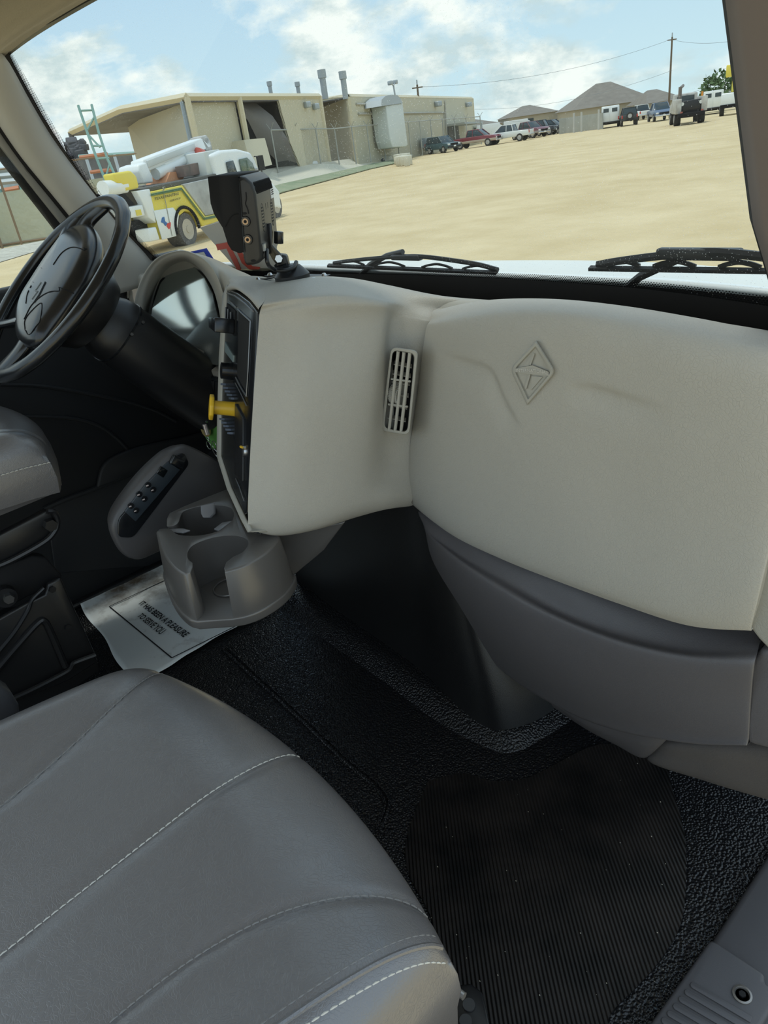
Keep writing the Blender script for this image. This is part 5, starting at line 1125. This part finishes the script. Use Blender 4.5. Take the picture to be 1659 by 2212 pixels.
def vehicle(kind, label, cat, px, py, phi, col, col2=None, k=1.0, name=None):
    p = G(px, py); hd = math.atan2(-p[1], -p[0]) + phi; root = thing(name or kind, label, cat, p, hd)
    cm = mat('paint_%02d%02d%02d' % tuple(int(c_*99) for c_ in col), col, .35, coat=.3); c2 = cm if col2 is None else mat('paint2_%02d%02d%02d' % tuple(int(c_*99) for c_ in col2), col2, .4)
    P_ = {'suv': dict(W=1.9, body=[(-2.3, .4), (-2.35, .8), (-2.28, 1.02), (1.05, 1.05), (2.15, .95), (2.35, .78), (2.35, .4)], gh=[(-2.2, 1.02), (-1.95, 1.68), (.25, 1.72), (1.15, 1.04)], wx=(-1.4, 1.45), r=.37),
          'pickup': dict(W=2.0, body=[(-2.9, .55), (-2.95, 1.12), (-.95, 1.18), (1.35, 1.18), (2.65, 1.08), (2.9, .9), (2.9, .5)], gh=[(-.95, 1.16), (-.75, 1.84), (.55, 1.88), (1.4, 1.17)], wx=(-1.75, 1.85), r=.42),
          'jeep': dict(W=1.85, body=[(-2.0, .5), (-2.05, 1.1), (.7, 1.12), (1.9, 1.05), (2.0, .6), (1.9, .5)], gh=[(-2.0, 1.1), (-1.9, 1.82), (.4, 1.82), (.8, 1.12)], wx=(-1.25, 1.35), r=.42),
          'box_van': dict(W=2.1, body=[(-3.0, .6), (-3.0, 2.3), (1.0, 2.3), (1.1, 2.0), (1.3, 1.95), (1.9, 1.2), (2.6, 1.1), (2.7, .6)], gh=[(1.0, 1.25), (1.05, 1.9), (1.4, 1.9), (1.9, 1.22)], wx=(-1.9, 1.8), r=.42)}[kind]
    W_ = P_['W']; m = MB(); shell(m, P_['body'], W_*.98, W_*.94); bo = m.build('body', cm, root, local=True, bevel=.06, seg=2)
    m = MB(); shell(m, P_['gh'], W_*.90, W_*.72); m.build('windows', mat('cabin_glass', (.04, .06, .07), .12), root, local=True, bevel=.03)
    g0 = P_['gh']
    if kind != 'box_van':
        m = MB(); m.box(((g0[1][0]+g0[2][0])/2, 0, g0[1][1]+.02), (g0[2][0]-g0[1][0]+.06, W_*.74, .07)); m.build('roof', cm, root, local=True, bevel=.03)
        m = MB()
        for sg in (-1, 1):
            for a_, b_2 in ((g0[0], g0[1]), (g0[3], g0[2])): m.tube([(a_[0], sg*W_*.445, a_[1]), (b_2[0], sg*W_*.36, b_2[1])], .045, 5)
            xm = (g0[1][0]+g0[2][0])/2; m.tube([(xm, sg*W_*.455, g0[0][1]), (xm, sg*W_*.37, g0[1][1])], .04, 5)
        m.build('pillar', cm, root, local=True)
    if col2:
        m = MB(); m.box(((P_['body'][0][0]+P_['body'][-1][0])/2, 0, .66), (P_['body'][-2][0]-P_['body'][0][0]+.02, W_*1.0, .26)); m.build('lower_band', c2, root, local=True, bevel=.03)
    xf, xr = P_['body'][-1][0], P_['body'][0][0]
    if kind == 'box_van':
        for sg in (-1, 1):
            m = MB(); m.box((xr-.01, sg*.48, 1.42), (.05, .86, 1.5)); dr = m.build('rear_door', cm, root, local=True, bevel=.02)
            m = MB(); m.box((xr-.04, sg*.48, 1.85), (.03, .6, .4)); m.build('rear_window', GLASSD, dr, local=True)
        m = MB(); m.box((-.4, 0, .55), (4.6, W_*.9, .35)); m.build('underbody', BLKM, root, local=True)
    if kind == 'pickup':
        m = MB(); m.box((-1.95, 0, 1.17), (1.75, W_*.74, .04)); m.build('bed', BLKM, root, local=True)
    if kind == 'jeep':
        m = MB(); m.tube([(xr-.05, 0, 1.0), (xr-.28, 0, 1.0)], .38, 20); sp = m.build('spare_wheel', TIRE, root, local=True); m = MB(); m.tube([(xr-.28, 0, 1.0), (xr-.31, 0, 1.0)], .22, 16); m.build('spare_hub', HUB, sp, local=True)
    m = MB(); m.box((xf+.02, 0, .8), (.06, W_*.5, .2)); m.build('grille', BLKM, root, local=True)
    m = MB(); m.box((xf+.02, 0, .55), (.14, W_*.96, .16)); m.build('front_bumper', CHROME if kind == 'pickup' else BLK, root, local=True, bevel=.03)
    m = MB(); m.box((xr-.03, 0, .6), (.14, W_*.92, .16)); m.build('rear_bumper', CHROME if kind == 'pickup' else BLK, root, local=True, bevel=.03)
    m = MB(); m.box((xf+.10, 0, .6), (.02, .3, .15)); m.build('license_plate', WHITE, root, local=True)
    for sg in (-1, 1):
        m = MB(); m.box((xf-.03, sg*W_*.38, .82), (.1, .32, .17)); m.build('headlamp', LAMP, root, local=True, bevel=.03)
        m = MB(); m.box((xr+.0, sg*W_*.44, .95), (.1, .14, .32)); m.build('tail_lamp', TAIL, root, local=True, bevel=.02)
        for x in P_['wx']: wheel(root, x, sg*W_*.5, P_['r'])
    return root
R_ = math.radians
vehicle('suv', 'dark teal car parked at the left end of the row by the warehouse', 'car', 957, 330, R_(35), (.05, .10, .12))
vehicle('pickup', 'maroon pickup with beige lower side next to the teal car', 'pickup truck', 1030, 318, R_(66), (.20, .035, .045), (.42, .36, .28))
vehicle('box_van', 'white van roof showing above the maroon pickup', 'van', 1062, 303, R_(120), (.75, .78, .77))
vehicle('pickup', 'white pickup parked right of the maroon pickup with its tail lamp toward us', 'pickup truck', 1098, 308, R_(-110), (.72, .75, .74))
vehicle('pickup', 'maroon and grey pickup in the middle of the parked row', 'pickup truck', 1143, 299, R_(40), (.17, .06, .08), (.30, .27, .26))
vehicle('jeep', 'black off-roader near the right end of the parked row by the house', 'car', 1170, 294, R_(70), (.02, .02, .025))
vehicle('suv', 'dark car at the far right end of the parked row by the house', 'car', 1192, 290, R_(60), (.03, .03, .035))
vehicle('box_van', 'white utility van behind the middle of the parked row', 'van', 1128, 290, R_(90), (.62, .65, .65))
vehicle('box_van', 'white box van seen from behind in front of the large house', 'van', 1318, 275, R_(180), (.80, .83, .83))
vehicle('jeep', 'black off-roader with rear spare wheel beside the white box van', 'car', 1357, 271, R_(184), (.03, .035, .04))
vehicle('pickup', 'white pickup with tilted open canopy right of the black off-roader', 'pickup truck', 1384, 259, R_(195), (.75, .78, .78))
vehicle('pickup', 'blue pickup facing us left of the dark service truck', 'pickup truck', 1424, 261, R_(10), (.10, .15, .24))
vehicle('box_van', 'white box truck behind the service truck beside the tree', 'van', 1538, 246, R_(180), (.78, .81, .80))
# service truck
sv = thing('service_truck', 'dirty white and black service truck standing alone in the middle of the yard', 'truck', G(1484, 268), math.atan2(-G(1484, 268)[1], -G(1484, 268)[0]) + math.radians(186))
SW = mat('dusty_white', (.55, .55, .52), .6, col2=(.38, .36, .33), cscale=2)
m = MB(); m.box((.5, 0, .85), (6.6, 1.0, .3)); m.build('chassis', BLKM, sv, local=True)
for s_ in (-1, 1):
    m = MB(); m.box((-.8, s_*1.0, 1.45), (3.6, .45, 1.1)); m.build('tool_body', SW, sv, local=True, bevel=.05)
    wheel(sv, -1.2, s_*1.2, .52, .5); wheel(sv, 3.2, s_*1.15, .5, .3)
m = MB(); m.box((-2.0, 0, 1.35), (.9, 1.5, .95)); m.build('compressor', BLK, sv, local=True, bevel=.06)
m = MB(); m.box((-2.75, 0, .75), (.3, 2.1, .35)); m.build('rear_bumper', BLKM, sv, local=True, bevel=.04)
m = MB(); shell(m, [(2.2, .9), (2.2, 2.35), (3.3, 2.4), (3.9, 1.7), (4.9, 1.6), (5.0, .9)], 2.2, 1.9); m.build('cab', SW, sv, local=True, bevel=.06)
m = MB(); m.box((2.15, 0, 1.95), (.1, 1.4, .5)); m.build('rear_window', GLASSD, sv, local=True)
m = MB(); m.tube([(-1.0, .8, 1.9), (-1.0, .8, 2.9)], .14, 8); m.tube([(-1.0, .8, 2.8), (2.0, .3, 3.0)], .12, 8); m.build('crane_arm', mat('crane_dirty', (.18, .15, .13), .6), sv, local=True)
for s_ in (-1, 1):
    m = MB(); m.tube([(-2.48, s_*.72, 1.6), (-2.52, s_*.72, 1.6)], .14, 14); m.build('work_lamp', LAMP, sv, local=True)
    m = MB(); m.box((-2.92, s_*.8, 1.0), (.06, .2, .12)); m.build('tail_lamp', mat('tail_dull', (.35, .10, .08), .4), sv, local=True)
m = MB(); m.tube([(-.6, -1.0, 2.0), (-.6, -1.0, 2.35)], .08, 8); m.build('beacon', mat('beacon_amber', (.8, .3, .03), .3), sv, local=True)
# bucket truck at the right edge
bt = thing('bucket_truck', 'white and yellow bucket truck partly hidden by the right pillar', 'truck', G(1582, 247), math.atan2(-G(1582, 247)[1], -G(1582, 247)[0]) + math.radians(180))
m = MB(); m.box((0, 0, 1.35), (5, 2.2, 1.1)); m.build('utility_body', TRWHITE, bt, local=True, bevel=.1)
m = MB(); m.tube([(-1.5, 0, 1.9), (-1.2, 0, 3.8)], .28, 10); m.build('boom', YPAINT, bt, local=True)
m = MB(); m.box((-1.6, .4, 3.7), (.9, .9, 1.0)); m.build('bucket', YPAINT, bt, local=True, bevel=.08)
m = MB(); m.box((-2.4, 0, .8), (.3, 2.2, .3)); m.build('bumper', BLKM, bt, local=True)
for s_ in (-1, 1): wheel(bt, -1.5, s_*1.15, .48, .4); wheel(bt, 2.0, s_*1.15, .48, .3)
# ---- crane truck, in the plane of its near side
q1, q2 = G(404, 531), G(600, 471); td = (q2-q1)/np.linalg.norm(q2-q1); tn = np.array([td[1], -td[0], 0]); tn = tn if tn@(q1-CAM) > 0 else -tn
def TS(px, py, ins=0.0): r = ray(px, py); q = q1+tn*ins; return CAM + np.dot(q-CAM, tn)/np.dot(r, tn)*r
ct = thing('crane_truck', 'white and yellow service truck with a white crane boom left of the monitor', 'truck', q1)
def TB(name, pts, ins, dp, mt, bev=.03, par=None, **kw): m = MB(); m.prism([TS(*q, ins) for q in pts], tn*dp); return m.build(name, mt, par or ct, bevel=bev, **kw)
TB('frame', [(300, 478), (470, 440), (600, 408), (600, 425), (470, 462), (310, 505)], .5, 1.4, BLKM)
yb = TB('side_body', [(325, 414), (394, 400), (444, 467), (476, 460), (476, 478), (437, 489), (428, 470), (415, 458), (400, 456), (388, 466), (383, 480), (381, 510), (351, 517), (333, 455)], 0, 2.4, YPAINT)
TB('lower_door', [(333, 455), (374, 448), (387, 464), (381, 510), (351, 518)], -.03, .03, TRWHITE, .01, yb)
TB('picture_panel', [(396, 398), (440, 388), (560, 362), (560, 440), (474, 460), (445, 466)], 0, 2.4, mat('picture_grey', (.55, .57, .57), .6, col2=(.30, .31, .31), cscale=.9), .02)
m = MB()
for w_, off in ((.03, 0), (.02, -3.0)):
    pth = [TS(*q, -.04) for q in [(327, 422+off*.9), (392, 409+off), (441+off*-.3, 474+off), (474, 467+off)]]
    m.tube(pth, w_*.8, 4)
m.build('green_pinstripe', mat('stripe_green', (.12, .22, .12), .5), yb)
m = MB(); put_text(m, 'TEXAS PAINTING', bil(TS(334, 433, -.05), TS(386, 421, -.05), TS(386, 415, -.05), TS(334, 427, -.05)), .02); put_text(m, 'SERVICE', bil(TS(368, 436, -.05), TS(390, 430, -.05), TS(390, 426, -.05), TS(368, 432, -.05)), .02); m.build('side_lettering', mat('letter_dark', (.10, .10, .05), .6), yb)
m = MB(); m.prism([TS(*q, -.05) for q in [(351, 470), (355, 468), (357, 478), (362, 482), (358, 488), (354, 482), (349, 480)]], tn*.02); tx = m.build('blue_map_mark', mat('mark_blue', (.05, .16, .42), .5), yb)
m = MB(); m.prism([TS(*q, -.05) for q in [(361, 483), (369, 480), (369, 488), (366, 495), (361, 489)]], tn*.02); m.build('red_map_mark', mat('mark_red', (.65, .06, .05), .5), yb)
m = MB()
for x_ in (357.5,): m.tube([TS(352, 408, -.04), TS(360, 448, -.04), TS(372, 510, -.04)], .012, 4)
m.tube([TS(352, 404, -.2), TS(354, 410, -.2)], .03, 4); m.build('door_seam', mat('seam_grey', (.35, .35, .30), .6), yb)
def twheel(px, py, r, ins, w_=.55):
    cw = TS(px, py, ins); rg_ = lambda rr_, dd_: [cw + td*math.cos(t)*rr_ + np.array([0, 0, math.sin(t)*rr_]) + tn*dd_ for t in np.linspace(0, 2*math.pi, 30, endpoint=False)]
    m = MB(); m.loft([rg_(r*.55, w_), rg_(r*.95, w_), rg_(r, w_*.9), rg_(r, .06), rg_(r*.94, 0), rg_(r*.58, 0)]); t_ = m.build('wheel', mat('dusty_tire', (.13, .125, .12), .9), ct, smooth=True, ang=40)
    m = MB(); m.loft([rg_(r*.60, -.01), rg_(r*.55, .0), rg_(r*.48, .10), rg_(r*.22, .10), rg_(r*.20, -.03)]); h_ = m.build('rim', mat('rim_beige', (.52, .47, .38), .6), t_, smooth=True, ang=30)
    for k in range(8):
        m = MB(); a_ = k*math.pi/4; p = cw+(td*math.cos(a_)+np.array([0, 0, 1])*math.sin(a_))*r*.33+tn*.09; m.cyl(p, p-tn*.06, .03, n=6); m.build('lug_nut', HUB, h_)
twheel(406, 495, .52, .05); twheel(597, 443, .50, .10); 
m = MB(); cw = TS(406, 495, -.03); m.tube([cw + td*math.cos(t)*.66 + np.array([0, 0, math.sin(t)*.66]) for t in np.linspace(-.1, math.pi+.1, 18)], .05, 6); m.build('wheel_arch_trim', BLKM, ct)
tw_ = MB(); cw2 = TS(406, 495, 1.8)
TB('rear_bumper', [(258, 450), (308, 442), (314, 466), (266, 474)], -.0, 2.3, TRWHITE)
TB('tail_tower', [(295, 412), (324, 408), (335, 460), (338, 482), (322, 470), (310, 440)], 0, .6, TRWHITE)
TB('outrigger_box', [(320, 494), (337, 490), (346, 518), (326, 522)], -.1, .5, TRWHITE)
TB('rear_deck_block', [(242, 418), (298, 412), (310, 440), (250, 448)], .2, 2.0, BLKM)
TB('under_gear', [(280, 478), (322, 472), (330, 520), (300, 522)], .4, 1.6, BLKM)
TB('yellow_placard', [(294, 454), (304, 452), (307, 464), (297, 466)], -.03, .03, YPAINT, .0)
TB('yellow_placard', [(258, 455), (268, 453), (271, 464), (262, 468)], -.03, .03, YPAINT, .0)
TB('equipment_box', [(244, 374), (283, 368), (296, 380), (302, 406), (272, 413), (262, 398), (252, 395)], .1, .4, YPAINT, .06)
m = MB(); m.tube([TS(222, 408, .3), TS(246, 406, .3), TS(266, 402, .3)], .21, 14); m.build('hose_roll', TRWHITE, ct, smooth=True)
TB('boom', [(309, 345), (370, 322), (436, 298), (448, 294), (458, 318), (436, 325), (380, 345), (320, 371), (310, 362)], 1.0, .5, TRWHITE, .04)
TB('boom_section', [(318, 347), (372, 327), (420, 309), (424, 322), (376, 340), (322, 362)], .96, .05, mat('boom_grey', (.62, .66, .66), .4), .01)
m = MB(); m.tube([TS(336, 376, 1.1), TS(375, 360, 1.1), TS(418, 330, 1.1)], [.18, .20, .12], 10); m.build('lift_cylinder', TRWHITE, ct, smooth=True)
TB('boom_bracket', [(352, 350), (395, 334), (380, 360), (366, 364)], 1.0, .4, TRWHITE)
TB('boom_head', rnd([(434, 296), (446, 291), (456, 306), (460, 326), (450, 332), (442, 316)], (3, 3, 3, 3, 3, 3)), 1.0, .5, mat('boom_head_worn', (.55, .56, .54), .6, col2=(.35, .33, .30), cscale=4), .05)
TB('crane_pedestal', [(300, 356), (316, 350), (330, 380), (332, 394), (312, 396), (300, 370)], .9, .8, TRWHITE, .05)
m = MB(); m.tube([TS(426, 333, .9), TS(437, 337, .9)], .22, 12); m.build('red_hook_block', mat('hook_red', (.55, .12, .09), .5), ct, smooth=True)
m = MB(); m.prism([TS(*q, .8) for q in [(356, 400), (368, 372), (384, 370), (398, 384), (380, 396)]], tn*.8); m.build('orange_cone_stack', mat('faded_orange', (.62, .30, .16), .7), ct)
TB('deck', [(300, 408), (400, 388), (470, 374), (470, 384), (396, 400), (325, 414)], .1, 2.2, mat('deck_dark', (.12, .12, .11), .8))
TB('headache_rack', [(394, 358), (448, 347), (454, 372), (400, 382)], .5, .3, mat('rack_dark', (.14, .13, .12), .8, col2=(.25, .18, .16), cscale=2), .01)
TB('front_toolbox', [(440, 328), (474, 322), (482, 380), (450, 386)], .2, 2.0, mat('toolbox_white', (.62, .66, .64), .5))
cb_ = TB('cab', [(456, 334), (478, 324), (515, 321), (542, 328), (552, 345), (566, 384), (590, 394), (605, 412), (608, 440), (612, 452), (580, 448), (560, 466), (476, 470), (470, 380)], .05, 2.2, TRWHITE, .12, seg=3)
TB('side_window', [(490, 350), (504, 346), (514, 376), (497, 381)], -.02, .04, GLASSD, .01, cb_)
TB('door_window', [(518, 344), (534, 340), (546, 352), (553, 372), (530, 378), (524, 372)], -.02, .04, mat('green_glass', (.12, .17, .13), .15), .01, cb_)
m = MB(); m.tube([TS(549, 338, -.3), TS(561, 338, -.3), TS(566, 372, -.3)], .02, 5); m.box(TS(563, 352, -.3), (.1, .25, .5)); m.build('mirror', BLK, cb_)
# yard clutter on the left
rk = thing('pallet_rack', 'tall blue green pallet rack frame standing behind the crane truck', 'rack', DP(230, 395, 36))
RKM = mat('rack_teal', (.20, .36, .33), .6); D3 = lambda q: DP(q[0], q[1], 36)
for pth in ([(169, 228), (190, 290), (212, 350), (232, 400)], [(198, 226), (214, 288), (233, 345), (247, 375)]):
    m = MB(); m.tube([D3(q) for q in pth], .07, 5); m.build('upright', RKM, rk)
for a, b in (((175, 239), (199, 238)), ((189, 280), (205, 250)), ((190, 290), (216, 318)), ((202, 315), (225, 315)), ((209, 343), (236, 341)), ((226, 390), (238, 350))):
    m = MB(); m.tube([D3(a), D3(b)], .05, 5); m.build('brace', RKM, rk)
ORG = mat('beam_orange', (.55, .22, .12), .7)
for a, b in (((172, 340), (232, 332)), ((195, 372), (243, 366))):
    m = MB(); m.tube([DP(*a, 37), DP(*b, 37)], .09, 5); m.build('shelf_beam', ORG, rk)
jk_ = thing('storage_shed', 'dark open storage shed behind the pallet rack', 'shed', DP(240, 400, 44))
m = MB(); m.prism([DP(176, 340, 44), DP(284, 332, 44), DP(300, 400, 44), DP(196, 410, 44)], tn*3); m.build('shed_body', mat('shed_dark', (.15, .145, .14), .9, col2=(.09, .09, .09), cscale=.7), jk_)
m = MB(); m.prism([up(DP(q_[0], q_[1], 44), GZ) + tn*.2 for q_ in [(176, 340), (284, 332)]]+[up(DP(q_[0], q_[1], 44), GZ)+tn*2.8 for q_ in [(284, 332), (176, 340)]], (0, 0, 3.0)); m.build('shed_base', MATS['shed_dark'], jk_)
m = MB(); m.tube([DP(170, 338, 43.5), DP(290, 331, 43.5)], .10, 4); m.build('shed_edge', RKM, jk_)
for q, q_ in (((186, 340), (205, 400)), ((247, 335), (264, 392))):
    m = MB(); m.tube([DP(*q, 43), DP(*q_, 43)], .10, 5); m.build('shed_post', GALV, jk_)
pl2 = thing('scrap_pile', 'dark scrap heap beyond the windshield edge left of the rack', 'scrap pile', DP(172, 330, 46))
m = MB(); rr = random.Random(8)
for k in range(16): m.box(DP(163+rr.uniform(-10, 16), 322+rr.uniform(-14, 22), 46), (rr.uniform(.3, .9), rr.uniform(.3, .9), rr.uniform(.3, .8)), Matrix.Rotation(rr.uniform(0, 3), 3, 'Z') @ Matrix.Rotation(rr.uniform(0, 1), 3, 'X'))
m.build('scrap', mat('scrap_dark', (.10, .10, .11), .8), pl2, bevel=.05)
tf = thing('mesh_fence', 'tan windscreen fence with rusty posts seen through the driver window', 'fence', G(50, 540))
fb_ = [(-120, 560), (0, 535), (50, 527), (105, 519), (200, 500), (330, 470)]
lo_ = [G(*q) for q in fb_]; hi_ = [p+(0, 0, 2.35) for p in lo_]
m = MB(); m.grid([lo_, hi_]); m.build('windscreen', mat('screen_tan', (.52, .52, .40), .9, bump=('noise', .6, .6, .3), col2=(.46, .47, .37), cscale=.5), tf, solid=.02)
for q in ((10, 556), (50, 543), (108, 523), (-60, 570)):
    p = G(q[0], q[1]-8); m = MB(); m.tube([p, p+(0, 0, 3.4)], .05, 6); m.build('post', mat('rusty_post', (.24, .17, .11), .8), tf)
m = MB(); m.tube([p+(0, 0, 3.3) for p in lo_], .04, 5); m.tube([p+(0, 0, .1)-tn*.1 for p in lo_], .05, 5); m.build('rail', mat('rusty_post', (.24, .17, .11), .8), tf)
sp2 = thing('steel_stack', 'stacked grey and orange steel sections behind the windscreen fence', 'steel stack', G(0, 500))
for k, (a, b, cmx) in enumerate([((-40, 385), (60, 375), GALV), ((-40, 398), (62, 388), GALV), ((8, 412), (42, 406), ORG), ((-40, 412), (4, 408), GALV), ((-40, 428), (70, 420), RKM), ((40, 370), (52, 430), RKM), ((-40, 372), (50, 362), GALV), ((-10, 372), (8, 440), RKM)]):
    m = MB(); m.tube([DP(*a, 46), DP(*b, 46)], .16, 4); m.build('steel_section', cmx, sp2)
m = MB(); m.prism([DP(-60, 372, 49), DP(80, 362, 49), DP(95, 440, 49), DP(-60, 450, 49)], tn*.5); m.build('pallet_load', mat('load_blue_grey', (.36, .42, .42), .8, col2=(.22, .25, .25), cscale=.6), sp2)
gs = MB(); gs.grid([[G(q[0], q[1], GZ+.02) for q in [(-120, 590), (0, 566), (70, 545), (140, 528)]], [G(q[0], q[1], GZ+.25) for q in [(-120, 562), (0, 538), (60, 526), (130, 512)]]]); tag(gs.build('gravel_berm', mat('gravel_white', (.58, .56, .48), .95, bump=('noise', 2, .8, .2), col2=(.44, .42, .36), cscale=2), None), 'pale gravel berm along the foot of the windscreen fence', 'gravel berm')
wp_ = thing('white_pipe', 'white pipe section lying on the apron in front of the shop', 'pipe', DP(665, 355, 60)); m = MB(); m.tube([DP(640, 358, 60), DP(684, 353, 61)], .22, 10); m.build('pipe', WHITE, wp_, smooth=True)
